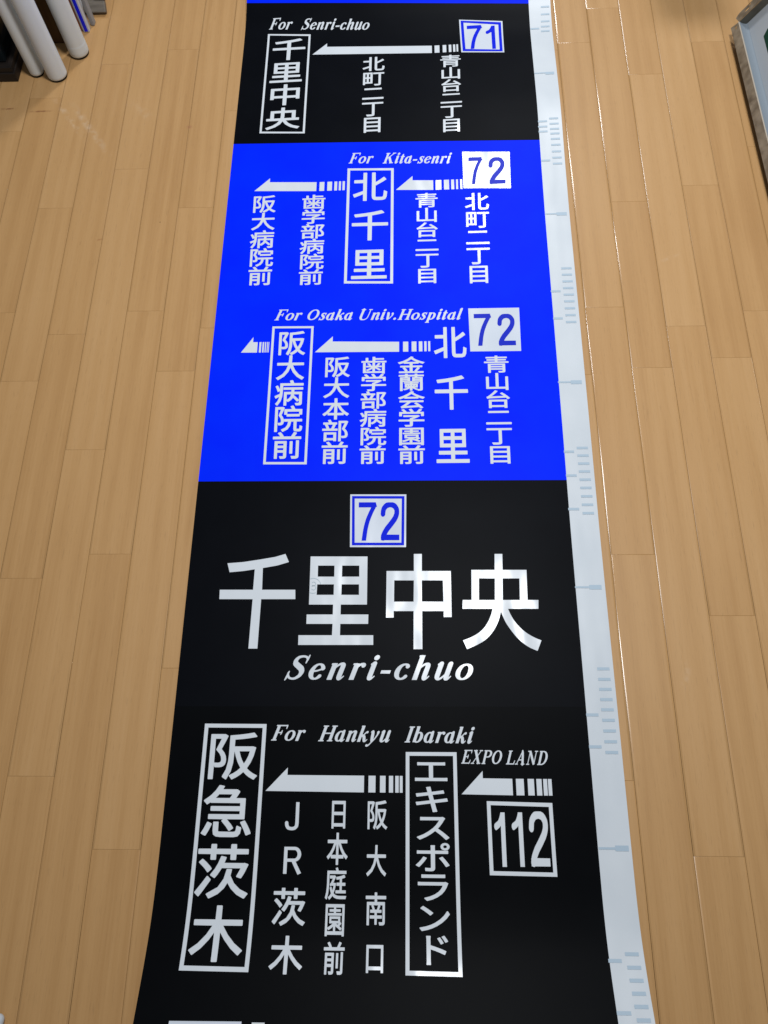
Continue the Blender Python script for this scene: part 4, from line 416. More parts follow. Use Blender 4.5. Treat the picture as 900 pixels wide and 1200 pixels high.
(2,'destination_name',1,'letter',[[(-0.3162,0.4006),(-0.2888,0.4028),(-0.2594,0.4074),(-0.2336,0.412),(-0.216,0.4174),(-0.2093,0.4026),(-0.229,0.3965),(-0.2539,0.3919),(-0.2528,0.3531),(-0.1957,0.353),(-0.1948,0.3366),(-0.2532,0.3366),(-0.2539,0.2521),(-0.2689,0.2521),(-0.2678,0.3366),(-0.3249,0.3367),(-0.3256,0.3532),(-0.2682,0.3531),(-0.2678,0.3897),(-0.2876,0.3866),(-0.3112,0.3844)],[(-0.1719,0.4126),(-0.0732,0.4123),(-0.0728,0.3271),(-0.1171,0.3271),(-0.117,0.3099),(-0.0701,0.3099),(-0.0703,0.2939),(-0.117,0.2939),(-0.117,0.2746),(-0.0615,0.2747),(-0.0613,0.2585),(-0.1861,0.2583),(-0.1864,0.2746),(-0.1303,0.2746),(-0.1299,0.2939),(-0.174,0.2939),(-0.1742,0.3099),(-0.13,0.3099),(-0.1301,0.3271),(-0.1711,0.3271)],[(-0.1584,0.3961),(-0.1299,0.396),(-0.1297,0.3761),(-0.1581,0.3762)],[(-0.1166,0.396),(-0.0871,0.3959),(-0.0867,0.3761),(-0.1165,0.3761)],[(-0.1585,0.3625),(-0.1298,0.3625),(-0.1297,0.344),(-0.1588,0.344)],[(-0.1166,0.3625),(-0.0869,0.3624),(-0.0866,0.3439),(-0.1166,0.344)],[(0.0069,0.4167),(0.0207,0.4167),(0.0204,0.386),(0.0699,0.3859),(0.0695,0.3055),(0.0562,0.3055),(0.0564,0.3158),(0.0202,0.3158),(0.02,0.2515),(0.0055,0.2515),(0.0059,0.3158),(-0.0276,0.3158),(-0.0275,0.3046),(-0.0404,0.3046),(-0.04,0.3861),(0.0068,0.386)],[(-0.0268,0.3694),(0.0067,0.3693),(0.006,0.332),(-0.0271,0.332)],[(0.0202,0.3693),(0.056,0.3692),(0.0562,0.3319),(0.0199,0.332)],[(0.1458,0.4163),(0.159,0.4163),(0.1581,0.3877),(0.1987,0.3876),(0.1974,0.3348),(0.2155,0.3348),(0.2145,0.3196),(0.1639,0.3196),(0.1651,0.3163),(0.1668,0.3118),(0.1688,0.3075),(0.171,0.3031),(0.1735,0.2989),(0.1762,0.2949),(0.1792,0.2913),(0.1824,0.2877),(0.186,0.2841),(0.19,0.2806),(0.1944,0.2773),(0.1989,0.2744),(0.2035,0.2718),(0.208,0.2696),(0.2126,0.2677),(0.2161,0.2663),(0.2085,0.2489),(0.2037,0.2509),(0.1977,0.2536),(0.1928,0.2565),(0.1883,0.2597),(0.1839,0.2633),(0.1799,0.2672),(0.176,0.2714),(0.1724,0.2758),(0.1689,0.2806),(0.1654,0.2858),(0.162,0.2912),(0.1589,0.2968),(0.1564,0.3026),(0.1543,0.3079),(0.1528,0.3125),(0.1518,0.3157),(0.1518,0.3157),(0.1506,0.3106),(0.1489,0.3041),(0.1469,0.2986),(0.1447,0.2935),(0.1422,0.2888),(0.1395,0.2843),(0.1364,0.2799),(0.1331,0.2758),(0.1296,0.272),(0.1258,0.2686),(0.1217,0.2654),(0.1171,0.2625),(0.1116,0.2596),(0.1057,0.2568),(0.0988,0.2538),(0.0934,0.2516),(0.0873,0.2662),(0.0923,0.268),(0.0987,0.2705),(0.1039,0.273),(0.1087,0.2757),(0.113,0.2785),(0.1169,0.2815),(0.1203,0.2845),(0.1232,0.2877),(0.1258,0.2911),(0.1282,0.2949),(0.1307,0.2992),(0.1328,0.3036),(0.1346,0.3078),(0.136,0.3118),(0.1373,0.3162),(0.1383,0.3196),(0.0879,0.3196),(0.0888,0.3349),(0.1036,0.3349),(0.1049,0.3878),(0.1446,0.3877)],[(0.1174,0.3727),(0.1444,0.3726),(0.1427,0.3348),(0.116,0.3348)],[(0.1574,0.3726),(0.1858,0.3725),(0.1846,0.3348),(0.1561,0.3348)]]),
(2,'english_word',1,'letter',[('S',-0.2085,59.2,0.0,0.2017,57.05),('e',-0.1712,59.2,0.0,0.2017,57.0),('n',-0.1404,59.2,0.0,0.2017,56.95),('r',-0.1055,59.2,0.0,0.2017,56.9),('i',-0.0759,59.2,0.0,0.2018,56.86),('-',-0.0546,59.2,0.0,0.2018,56.83),('c',-0.0309,59.2,0.0,0.2018,56.79),('h',-0.0013,59.2,0.0,0.2018,56.74),('u',0.0336,59.2,0.0,0.2018,56.68),('o',0.0691,59.2,0.0,0.2018,56.63)]),
(3,'english_word',1,'letter',[('F',-0.2236,34.64,0.0,0.1056,34.56),('o',-0.2028,34.64,0.0,0.1054,34.61),('r',-0.1862,34.64,0.0,0.1053,34.66)]),
(3,'english_word',1,'letter',[('H',-0.1484,34.64,0.0,0.1049,34.78),('a',-0.1228,34.64,0.0,0.1047,34.85),('n',-0.1051,34.64,0.0,0.1046,34.9),('k',-0.0871,34.64,0.0,0.1044,34.95),('y',-0.0691,34.64,0.0,0.1043,35.0),('u',-0.0525,34.64,0.0,0.1041,35.05)]),
(3,'english_word',1,'letter',[('I',-0.0113,34.64,0.0,0.1038,35.17),('b',0.0005,34.64,0.0,0.1036,35.21),('a',0.0182,34.64,0.0,0.1035,35.26),('r',0.0358,34.64,0.0,0.1034,35.31),('a',0.0507,34.64,0.0,0.1032,35.36),('k',0.0684,34.64,0.0,0.1031,35.41),('i',0.0864,34.64,0.0,0.1029,35.45)]),
(3,'name_frame',1,'letter',[[(-0.3302,0.1309),(-0.2305,0.1307),(-0.2314,-0.2122),(-0.331,-0.2114)],[(-0.3242,0.1249),(-0.2365,0.1247),(-0.2374,-0.2062),(-0.325,-0.2054)]]),
(3,'terminus_name',1,'letter',[('阪',-0.3241,85.14,0.0,0.0537,75.36),('急',-0.3242,82.37,0.0,-0.0305,80.18),('茨',-0.3269,85.85,0.0,-0.1133,78.3),('木',-0.3228,80.36,0.0,-0.1937,75.11)]),
(3,'arrow',1,'letter',[[(-0.2259,0.03),(-0.1928,0.0647),(-0.1928,0.0536),(-0.0727,0.0534),(-0.0727,0.0289)],[(-0.0657,0.0534),(-0.0548,0.0534),(-0.0548,0.0289),(-0.0657,0.0289)],[(-0.0478,0.0534),(-0.0392,0.0534),(-0.0392,0.0289),(-0.0478,0.0289)],[(-0.0339,0.0534),(-0.0274,0.0534),(-0.0274,0.0289),(-0.0339,0.0289)],[(-0.0241,0.0534),(-0.0188,0.0534),(-0.0188,0.0289),(-0.0241,0.0289)],[(-0.0172,0.0534),(-0.0127,0.0534),(-0.0127,0.0289),(-0.0172,0.0289)]]),
(3,'name_character',1,'letter',[('J',-0.1948,59.98,0.0,-0.0263,55.91),('R',-0.1953,60.06,0.0,-0.0865,51.55),('茨',-0.2064,52.09,0.0,-0.1499,52.19),('木',-0.204,49.26,0.0,-0.2095,49.48)]),
(3,'stop_name',1,'letter',[('日',-0.1263,30.68,0.0,-0.0195,45.57),('本',-0.1278,32.94,0.0,-0.0692,47.17),('庭',-0.1285,33.06,0.0,-0.116,45.28),('園',-0.1279,32.2,0.0,-0.163,45.58),('前',-0.127,32.46,0.0,-0.2099,41.9)]),
(3,'name_character',1,'letter',[('阪',-0.0685,33.04,0.0,-0.0196,43.98),('大',-0.068,31.55,0.0,-0.0843,45.33),('南',-0.0686,33.08,0.0,-0.1486,45.26),('口',-0.0682,31.32,0.0,-0.2082,41.47)]),
(3,'name_frame',1,'letter',[[(-0.0077,0.0891),(0.0719,0.0892),(0.0716,-0.2139),(-0.0086,-0.2131)],[(-0.0021,0.0835),(0.0663,0.0836),(0.066,-0.2083),(-0.003,-0.2075)]]),
(3,'stop_name',1,'letter',[('エ',0.0024,58.46,0.0,0.045,42.62),('キ',0.0018,60.22,0.0,0.0037,42.63),('ス',0.0036,59.57,0.0,-0.0359,42.27),('ポ',0.0042,57.36,0.0,-0.0784,42.34),('ラ',0.0022,59.09,0.0,-0.118,43.46),('ン',0.0047,54.93,0.0,-0.1578,41.48),('ド',0.0062,52.51,0.0,-0.198,42.69)]),
(3,'english_word',1,'letter',[('E',0.0776,23.85,0.0,0.0725,29.45),('X',0.0929,23.85,0.0,0.0723,29.52),('P',0.1091,23.85,0.0,0.0721,29.59),('O',0.1236,23.85,0.0,0.072,29.66)]),
(3,'english_word',1,'letter',[('L',0.147,23.85,0.0,0.0717,29.75),('A',0.1613,23.85,0.0,0.0716,29.82),('N',0.1775,23.85,0.0,0.0714,29.9),('D',0.1952,23.85,0.0,0.0712,29.97)]),
(3,'arrow',1,'letter',[[(0.0781,0.0273),(0.1115,0.0616),(0.1115,0.0508),(0.1568,0.0504),(0.1568,0.0264)],[(0.1623,0.0504),(0.1743,0.0504),(0.1743,0.0264),(0.1623,0.0264)],[(0.1803,0.0504),(0.19,0.0504),(0.19,0.0264),(0.1803,0.0264)],[(0.1937,0.0504),(0.2017,0.0504),(0.2017,0.0264),(0.1937,0.0264)],[(0.2041,0.0504),(0.2101,0.0504),(0.2101,0.0264),(0.2041,0.0264)],[(0.2114,0.0504),(0.217,0.0504),(0.217,0.0264),(0.2114,0.0264)]]),
(3,'number_frame',1,'letter',[[(0.1162,0.0177),(0.2158,0.0158),(0.2161,-0.0863),(0.1167,-0.0852)],[(0.1218,0.0121),(0.2102,0.0102),(0.2105,-0.0807),(0.1223,-0.0796)]]),
(3,'route_number',1,'letter',[('1',0.1239,55.15,0.0,-0.0737,104.85),('1',0.1502,55.93,0.0,-0.0734,104.78),('2',0.177,63.92,0.0,-0.0716,104.41)]),
(4,'number_plate',1,'plate',[[(-0.3331,-0.2688),(-0.233,-0.2681),(-0.233,-0.3181),(-0.3331,-0.3188)]]),
(4,'stop_name',1,'letter',[[(-0.2188,-0.2689),(-0.2012,-0.2688),(-0.2012,-0.2988),(-0.2188,-0.2989)]]),
(5,'ruler_mark',1,'mark',[[(0.3064,1.7323),(0.3257,1.7323),(0.3257,1.7277),(0.3064,1.7277)],[(0.3056,1.7109),(0.3249,1.7109),(0.3249,1.7063),(0.3056,1.7063)],[(0.3046,1.6903),(0.3241,1.6903),(0.3241,1.6857),(0.3046,1.6857)],[(0.3039,1.6751),(0.3234,1.6751),(0.3234,1.6705),(0.3039,1.6705)],[(0.3031,1.6608),(0.3227,1.6608),(0.3227,1.6562),(0.3031,1.6562)],[(0.2801,1.6699),(0.2998,1.6699),(0.2998,1.6653),(0.2801,1.6653)],[(0.2795,1.5258),(0.3035,1.5258),(0.3035,1.5226),(0.2795,1.5226)],[(0.3035,1.5263),(0.3225,1.5263),(0.3225,1.5185),(0.3035,1.5185)],[(0.3023,1.3913),(0.3216,1.3913),(0.3216,1.3867),(0.3023,1.3867)],[(0.3024,1.377),(0.3217,1.377),(0.3217,1.3724),(0.3024,1.3724)],[(0.3025,1.3634),(0.3218,1.3634),(0.3218,1.3588),(0.3025,1.3588)],[(0.3026,1.3511),(0.322,1.3511),(0.322,1.3465),(0.3026,1.3465)],[(0.3028,1.3371),(0.3221,1.3371),(0.3221,1.3325),(0.3028,1.3325)],[(0.3029,1.3216),(0.3223,1.3216),(0.3223,1.317),(0.3029,1.317)],[(0.3031,1.3045),(0.3225,1.3045),(0.3225,1.2999),(0.3031,1.2999)],[(0.3033,1.2886),(0.3227,1.2886),(0.3227,1.284),(0.3033,1.284)],[(0.3034,1.2732),(0.3228,1.2732),(0.3228,1.2686),(0.3034,1.2686)],[(0.2784,1.3848),(0.2977,1.3848),(0.2977,1.3802),(0.2784,1.3802)],[(0.2781,1.3706),(0.2974,1.3706),(0.2974,1.366),(0.2781,1.366)],[(0.2783,1.3576),(0.2971,1.3576),(0.2971,1.353),(0.2783,1.353)],[(0.28,1.2821),(0.2986,1.2821),(0.2986,1.2775),(0.28,1.2775)],[(0.2802,1.145),(0.3026,1.145),(0.3026,1.1418),(0.2802,1.1418)],[(0.3026,1.1466),(0.3233,1.1466),(0.3233,1.1388),(0.3026,1.1388)],[(0.3026,1.0104),(0.3227,1.0104),(0.3227,1.0058),(0.3026,1.0058)],[(0.3026,0.9951),(0.3226,0.9951),(0.3226,0.9905),(0.3026,0.9905)],[(0.3026,0.9792),(0.3226,0.9792),(0.3226,0.9746),(0.3026,0.9746)],[(0.3025,0.9635),(0.3225,0.9635),(0.3225,0.9589),(0.3025,0.9589)],[(0.3025,0.948),(0.3225,0.948),(0.3225,0.9434),(0.3025,0.9434)],[(0.3024,0.9325),(0.3224,0.9325),(0.3224,0.9279),(0.3024,0.9279)],[(0.3024,0.9165),(0.3224,0.9165),(0.3224,0.9119),(0.3024,0.9119)],[(0.3024,0.9007),(0.3223,0.9007),(0.3223,0.8961),(0.3024,0.8961)],[(0.3023,0.885),(0.3223,0.885),(0.3223,0.8804),(0.3023,0.8804)],[(0.2783,0.9564),(0.2972,0.9564),(0.2972,0.9518),(0.2783,0.9518)],[(0.2785,0.8937),(0.2971,0.8937),(0.2971,0.8891),(0.2785,0.8891)],[(0.2778,0.7527),(0.3015,0.7527),(0.3015,0.7495),(0.2778,0.7495)],[(0.3015,0.7546),(0.3218,0.7546),(0.3218,0.7468),(0.3015,0.7468)],[(0.3017,0.6181),(0.3218,0.6181),(0.3218,0.6135),(0.3017,0.6135)],[(0.3018,0.603),(0.3219,0.603),(0.3219,0.5984),(0.3018,0.5984)],[(0.3018,0.5874),(0.3219,0.5874),(0.3219,0.5828),(0.3018,0.5828)],[(0.3019,0.572),(0.322,0.572),(0.322,0.5674),(0.3019,0.5674)],[(0.302,0.5563),(0.322,0.5563),(0.322,0.5517),(0.302,0.5517)],[(0.302,0.5406),(0.322,0.5406),(0.322,0.536),(0.302,0.536)],[(0.3021,0.5246),(0.3221,0.5246),(0.3221,0.52),(0.3021,0.52)],[(0.3022,0.5087),(0.3221,0.5087),(0.3221,0.5041),(0.3022,0.5041)],[(0.3022,0.4929),(0.3222,0.4929),(0.3222,0.4883),(0.3022,0.4883)],[(0.2783,0.6108),(0.2966,0.6108),(0.2966,0.6062),(0.2783,0.6062)],[(0.2786,0.5643),(0.2975,0.5643),(0.2975,0.5597),(0.2786,0.5597)],[(0.2779,0.5007),(0.2971,0.5007),(0.2971,0.4961),(0.2779,0.4961)],[(0.3027,0.2223),(0.3224,0.2223),(0.3224,0.2177),(0.3027,0.2177)],[(0.3028,0.2055),(0.3225,0.2055),(0.3225,0.2009),(0.3028,0.2009)],[(0.3029,0.1896),(0.3226,0.1896),(0.3226,0.185),(0.3029,0.185)],[(0.303,0.1735),(0.3227,0.1735),(0.3227,0.1689),(0.303,0.1689)],[(0.3031,0.1576),(0.3228,0.1576),(0.3228,0.153),(0.3031,0.153)],[(0.3031,0.1414),(0.3229,0.1414),(0.3229,0.1368),(0.3031,0.1368)],[(0.3032,0.125),(0.323,0.125),(0.323,0.1204),(0.3032,0.1204)],[(0.3033,0.1087),(0.3231,0.1087),(0.3231,0.1041),(0.3033,0.1041)],[(0.3034,0.0926),(0.3232,0.0926),(0.3232,0.088),(0.3034,0.088)],[(0.2787,0.1495),(0.298,0.1495),(0.298,0.1449),(0.2787,0.1449)],[(0.2788,0.1009),(0.2983,0.1009),(0.2983,0.0963),(0.2788,0.0963)],[(0.2783,0.3586),(0.3023,0.3586),(0.3023,0.3554),(0.2783,0.3554)],[(0.3023,0.3609),(0.3228,0.3609),(0.3228,0.3531),(0.3023,0.3531)],[(0.3023,-0.1815),(0.3217,-0.1815),(0.3217,-0.1861),(0.3023,-0.1861)],[(0.303,-0.1975),(0.3224,-0.1975),(0.3224,-0.2021),(0.303,-0.2021)],[(0.3035,-0.2126),(0.3228,-0.2126),(0.3228,-0.2172),(0.3035,-0.2172)],[(0.304,-0.2274),(0.3231,-0.2274),(0.3231,-0.232),(0.304,-0.232)],[(0.3043,-0.242),(0.3234,-0.242),(0.3234,-0.2466),(0.3043,-0.2466)],[(0.3046,-0.2568),(0.3235,-0.2568),(0.3235,-0.2614),(0.3046,-0.2614)],[(0.2777,-0.1898),(0.2965,-0.1898),(0.2965,-0.1944),(0.2777,-0.1944)],[(0.2791,-0.2494),(0.2987,-0.2494),(0.2987,-0.254),(0.2791,-0.254)],[(0.2803,-0.0454),(0.305,-0.0454),(0.305,-0.0486),(0.2803,-0.0486)],[(0.305,-0.0429),(0.3248,-0.0429),(0.3248,-0.0507),(0.305,-0.0507)]]),
]
Z_LEFT = [0.14,0.136,0.132,0.128,0.124,0.12,0.116,0.112,0.108,0.1039,0.0996,0.0949,0.0899,0.0849,0.0799,0.0749,0.0698,0.0648,0.0598,0.0547,0.0497,0.0448,0.0399,0.0351,0.0304,0.0258,0.0214,0.0173,0.0135,0.0104,0.008,0.006,0.0045,0.0036,0.003,0.0025,0.0022,0.002,0.002,0.002,0.002,0.002,0.002,0.002,0.002,0.002,0.002,0.002,0.002,0.002,0.002,0.002,0.002,0.002,0.002,0.002,0.002,0.002,0.002,0.002,0.002,0.002,0.002,0.002,0.002,0.002,0.002,0.002,0.002,0.002,0.002,0.002,0.002,0.002,0.002,0.002,0.002,0.002,0.002,0.002,0.002,0.002,0.002,0.002,0.002,0.002,0.002,0.002,0.002,0.002,0.002,0.002,0.002,0.002,0.002,0.002,0.002,0.002,0.002,0.002,0.002,0.0021,0.0021,0.0022,0.0022,0.0023,0.0023,0.0024,0.0024,0.0025,0.0025,0.0026,0.0026,0.0027,0.0027,0.0028,0.0028,0.0029,0.0029,0.0029,0.003,0.003,0.003,0.003,0.003,0.003,0.003,0.003,0.003,0.003,0.003,0.003,0.003,0.003,0.003,0.003,0.003,0.003,0.003,0.003,0.003,0.003,0.003,0.003,0.003,0.003,0.003,0.003,0.003,0.003,0.003,0.003,0.0033,0.0038,0.0045,0.0054,0.0067,0.0088,0.0113,0.014,0.0167,0.0194,0.0223,0.0254,0.0287,0.0321,0.0354,0.0388,0.0421,0.0455,0.0488,0.0522,0.0556,0.0592,0.0632,0.0675,0.072,0.0765,0.081,0.0855,0.09,0.0945,0.099,0.1035,0.108,0.1125,0.117]
Z_RIGHT = [0.13,0.1268,0.1236,0.1204,0.1172,0.114,0.1108,0.1076,0.1044,0.1011,0.0974,0.0931,0.0883,0.0835,0.0787,0.0738,0.069,0.0642,0.0593,0.0545,0.0497,0.0448,0.0398,0.0347,0.0296,0.0247,0.0202,0.0163,0.0129,0.0101,0.0081,0.0066,0.0055,0.0048,0.0045,0.0043,0.0041,0.004,0.004,0.004,0.004,0.004,0.004,0.004,0.004,0.004,0.004,0.004,0.004,0.004,0.004,0.004,0.004,0.004,0.0039,0.0038,0.0037,0.0036,0.0035,0.0034,0.0033,0.0032,0.0031,0.003,0.003,0.003,0.003,0.003,0.003,0.003,0.0031,0.0032,0.0035,0.0039,0.0043,0.0046,0.005,0.0054,0.0058,0.0061,0.0065,0.0069,0.0073,0.0076,0.0079,0.0082,0.0085,0.0087,0.0089,0.0092,0.0094,0.0097,0.0099,0.0101,0.0104,0.0106,0.0108,0.0111,0.0113,0.0115,0.0117,0.0119,0.0121,0.0123,0.0125,0.0127,0.0129,0.0131,0.0133,0.0136,0.0138,0.014,0.0142,0.0144,0.0146,0.0148,0.0152,0.0157,0.0164,0.0171,0.0178,0.0185,0.0192,0.0199,0.0206,0.0215,0.0225,0.0236,0.0248,0.0259,0.027,0.0281,0.0291,0.03,0.0306,0.0311,0.0315,0.0316,0.0314,0.031,0.0306,0.0302,0.0298,0.0294,0.029,0.0285,0.0281,0.0276,0.0272,0.0268,0.0266,0.0269,0.0278,0.0291,0.0304,0.0319,0.0341,0.0374,0.0415,0.0457,0.0495,0.0529,0.056,0.059,0.062,0.065,0.068,0.071,0.074,0.077,0.08,0.083,0.086,0.0892,0.0926,0.0963,0.1,0.1038,0.1075,0.1113,0.115,0.1188,0.1225,0.1263,0.13,0.1338,0.1375]

# ------------------------------------------------------------------ the destination roller blind
XL, XR, XB = -0.3822, 0.3288, 0.2793        # left edge, right edge, right edge of the inked field
STEP = 0.015
Y_START = -0.6
def smooth_z(tab, y):
    t = (y - Y_START) / STEP
    i = max(0, min(len(tab) - 2, int(math.floor(t))))
    f = t - i
    return tab[i] * (1 - f) + tab[i + 1] * f
def film_z(x, y):
    u = (x - XL) / (XR - XL)
    return smooth_z(Z_LEFT, y) * (1 - u) + smooth_z(Z_RIGHT, y) * u
LAYER = 0.00022
def film_band(name, x0, x1, y0, y1, layer, mat, parent, nx=8):
    y0 = y0 if isinstance(y0, tuple) else (y0, y0)
    y1 = y1 if isinstance(y1, tuple) else (y1, y1)
    ys = [y0] + [(Y_START + STEP * i,) * 2 for i in range(400) if max(y0) + 1e-4 < Y_START + STEP * i < min(y1) - 1e-4] + [y1]
    bm = bmesh.new()
    rows = []
    for ya, yb in ys:
        row = []
        for i in range(nx + 1):
            x = x0 + (x1 - x0) * i / nx; y = ya + (yb - ya) * i / nx
            row.append(bm.verts.new((x, y, film_z(x, y) + 0.001 + LAYER * layer)))
        rows.append(row)
    for a, b in zip(rows, rows[1:]):
        for i in range(nx):
            bm.faces.new((a[i], a[i + 1], b[i + 1], b[i]))
    o = from_bm(name, bm, mat, parent, True)
    return o

def glyph_loops(g):
    ch, a, b, c, d, e = g
    out = []
    for s in GLYPHS[ch].split(';'):
        n = [int(v) for v in s.split()]
        out.append([(a + b * 1e-6 * x + c * 1e-6 * y, d + e * 1e-6 * y) for x, y in zip(n[::2], n[1::2])])
    return out

def fill_loops(loops):
    cu = bpy.data.curves.new('outline', 'CURVE')
    cu.dimensions = '2D'; cu.fill_mode = 'BOTH'
    for l in loops:
        sp = cu.splines.new('POLY'); sp.points.add(len(l) - 1)
        for p, (x, y) in zip(sp.points, l): p.co = (x, y, 0, 1)
        sp.use_cyclic_u = True
    ob = bpy.data.objects.new('outline', cu)
    COL.objects.link(ob)
    bpy.context.view_layer.update()
    me = bpy.data.meshes.new_from_object(ob.evaluated_get(bpy.context.evaluated_depsgraph_get()))
    bpy.data.objects.remove(ob); bpy.data.curves.remove(cu)
    return me

def print_on_film(name, groups, layer, mat, parent):
    """groups: list of loop lists, each filled on its own, then draped on the film as ONE mesh."""
    bm = bmesh.new()
    for loops in groups:
        me = fill_loops(loops)
        bm.from_mesh(me); bpy.data.meshes.remove(me)
    ylo = min(v.co.y for v in bm.verts); yhi = max(v.co.y for v in bm.verts)
    i = math.ceil((ylo - Y_START) / STEP)
    while Y_START + i * STEP < yhi:
        bmesh.ops.bisect_plane(bm, geom=bm.verts[:] + bm.edges[:] + bm.faces[:], plane_co=(0, Y_START + i * STEP, 0), plane_no=(0, 1, 0))
        i += 1
    bmesh.ops.remove_doubles(bm, verts=bm.verts, dist=2e-6)
    for v in bm.verts: v.co.z = film_z(v.co.x, v.co.y) + 0.001 + LAYER * layer
    for f in bm.faces:
        if f.normal.z < 0: f.normal_flip()
    bm.normal_update()
    for f in bm.faces:
        if f.normal.z < 0: f.normal_flip()
    me = bpy.data.meshes.new(name)
    bm.to_mesh(me); bm.free()
    for p in me.polygons: p.use_smooth = True
    # shade with the film's own slope, so letters gleam like the sheet they are printed on
    ns = []
    for v in me.vertices:
        x, y = v.co.x, v.co.y
        dx = (film_z(x + .01, y) - film_z(x - .01, y)) / .02
        dy = (film_z(x, y + .012) - film_z(x, y - .012)) / .024
        ns.append(Vector((-dx, -dy, 1)).normalized())
    me.normals_split_custom_set_from_vertices(ns)
    return link_mesh(name, me, mat, parent)

blind = empty('roller_blind', (0, 0.6, 0))
tag(blind, 'long black and blue bus destination blind unrolled on the wooden floor', 'roller blind')
def child(o):
    o.parent = blind; o.matrix_parent_inverse = Matrix.Translation((0, -0.6, 0)); return o
sheet = child(film_band('film_sheet', XL, XR, -0.46, 2.06, 0, M['sheet'], None, 10))
BOUNDS = [2.06, (1.7928, 1.7417), (1.3624, 1.3335), (0.5560, 0.5535), (0.1580, 0.1597), -0.243, -0.46]     # (left, right) ends of each join
PANELS = {}
for key, name, i, mat, lab in (('top', 'blue_panel', 0, 'blue', 'blue strip of the panel above'), (0, 'black_panel', 1, 'black', 'black panel of route 71 for Senri-chuo'),
                          (1, 'blue_panel', 2, 'blue', 'blue panel with two route 72 boards'),
                          (2, 'black_panel', 3, 'black', 'black panel with large route 72 Senri-chuo'),
                          (3, 'black_panel', 4, 'black_b', 'black panel of route 112 for Hankyu Ibaraki'),
                          (4, 'black_panel', 5, 'black_b', 'black panel cut by the bottom of the photo')):
    o = child(film_band(name, XL - 0.0003, XB, BOUNDS[i + 1], BOUNDS[i], 1 + (0.25 if i == 3 else 0), M[mat], None))
    o['label'] = lab
    PANELS[key] = o
PANELS[5] = sheet
def under(o, panel):
    o.parent = panel
    return o
letter_loops = None
SINGLES = ('ruler_mark', 'name_character')
for panel, name, layer, mat, items in LAYOUT:
    gl = [g for g in items if isinstance(g[0], str)]
    pl = [g for g in items if not isinstance(g[0], str)]
    groups = [glyph_loops(g) for g in gl]
    if pl:
        if name in ('arrow', 'ruler_mark'): groups += [[l] for l in pl]
        else: groups.append(pl)
    if name == 'destination_name': letter_loops = pl
    if name in SINGLES:                                    # separate words, spaced characters, single marks
        for gr in groups: under(print_on_film(name, [gr], layer + 1, M[mat], None), PANELS[panel])
    else:
        under(print_on_film(name, groups, layer + 1, M[mat], None), PANELS[panel])

# the faint round inspection stamp on one white stroke of the big lettering
def inside(x, y, loops):
    r = False
    for l in loops:
        for (a, b), (c, d) in zip(l, l[1:] + l[:1]):
            if (b > y) != (d > y) and x < (c - a) * (y - b) / (d - b) + a: r = not r
    return r
def stamp():
    cx, cy = -0.1655, 0.3600
    arcs = [(cx, cy, 0.0132, 0, 360, 60), (cx + 0.001, cy + 0.0032, 0.0034, -150, 150, 16), (cx + 0.001, cy - 0.0036, 0.0038, -150, 150, 16)]
    gs = []
    for ax, ay, r, a0, a1, n in arcs:
        for i in range(n):
            t0, t1 = [math.radians(a0 + (a1 - a0) * (i + k) / n) for k in (0, 1)]
            q = [(ax + (r + s) * math.cos(t), ay + (r + s) * math.sin(t)) for t, s in ((t0, -.0006), (t1, -.0006), (t1, .0006), (t0, .0006))]
            if all(inside(x, y, letter_loops) for x, y in q): gs.append([q])
    under(print_on_film('inspection_stamp', gs, 3, M['stamp'], None), PANELS[2])
stamp()

# ------------------------------------------------------------------ small solids
def add_box(bm, x0, x1, y0, y1, z0, z1, mat4=None):
    v = [bm.verts.new((x, y, z)) for z in (z0, z1) for y in (y0, y1) for x in (x0, x1)]
    for f in ((0, 2, 3, 1), (4, 5, 7, 6), (0, 1, 5, 4), (2, 6, 7, 3), (0, 4, 6, 2), (1, 3, 7, 5)):
        bm.faces.new([v[i] for i in f])
    if mat4 is not None: bmesh.ops.transform(bm, matrix=mat4, verts=v)
    return v

def boxes(name, lst, mat, parent=None, bevel=0.0015, mat4=None):
    bm = bmesh.new()
    for b in lst: add_box(bm, *b)
    if bevel: bmesh.ops.bevel(bm, geom=bm.edges[:], offset=bevel, segments=2, affect='EDGES', profile=0.6)
    if mat4 is not None: bmesh.ops.transform(bm, matrix=mat4, verts=bm.verts[:])
    return from_bm(name, bm, mat, parent, False)

def lathe(name, prof, mat, parent=None, n=48):
    bm = bmesh.new(); rings = []
    for r, z in prof:
        if r < 1e-6: rings.append([bm.verts.new((0, 0, z))])
        else: rings.append([bm.verts.new((r * math.cos(2 * math.pi * i / n), r * math.sin(2 * math.pi * i / n), z)) for i in range(n)])
    for a, b in zip(rings, rings[1:]):
        for i in range(n):
            j = (i + 1) % n
            if len(a) == 1 and len(b) > 1: bm.faces.new((a[0], b[j], b[i]))
            elif len(b) == 1 and len(a) > 1: bm.faces.new((a[i], a[j], b[0]))
            else: bm.faces.new((a[i], a[j], b[j], b[i]))
    return from_bm(name, bm, mat, parent, True)

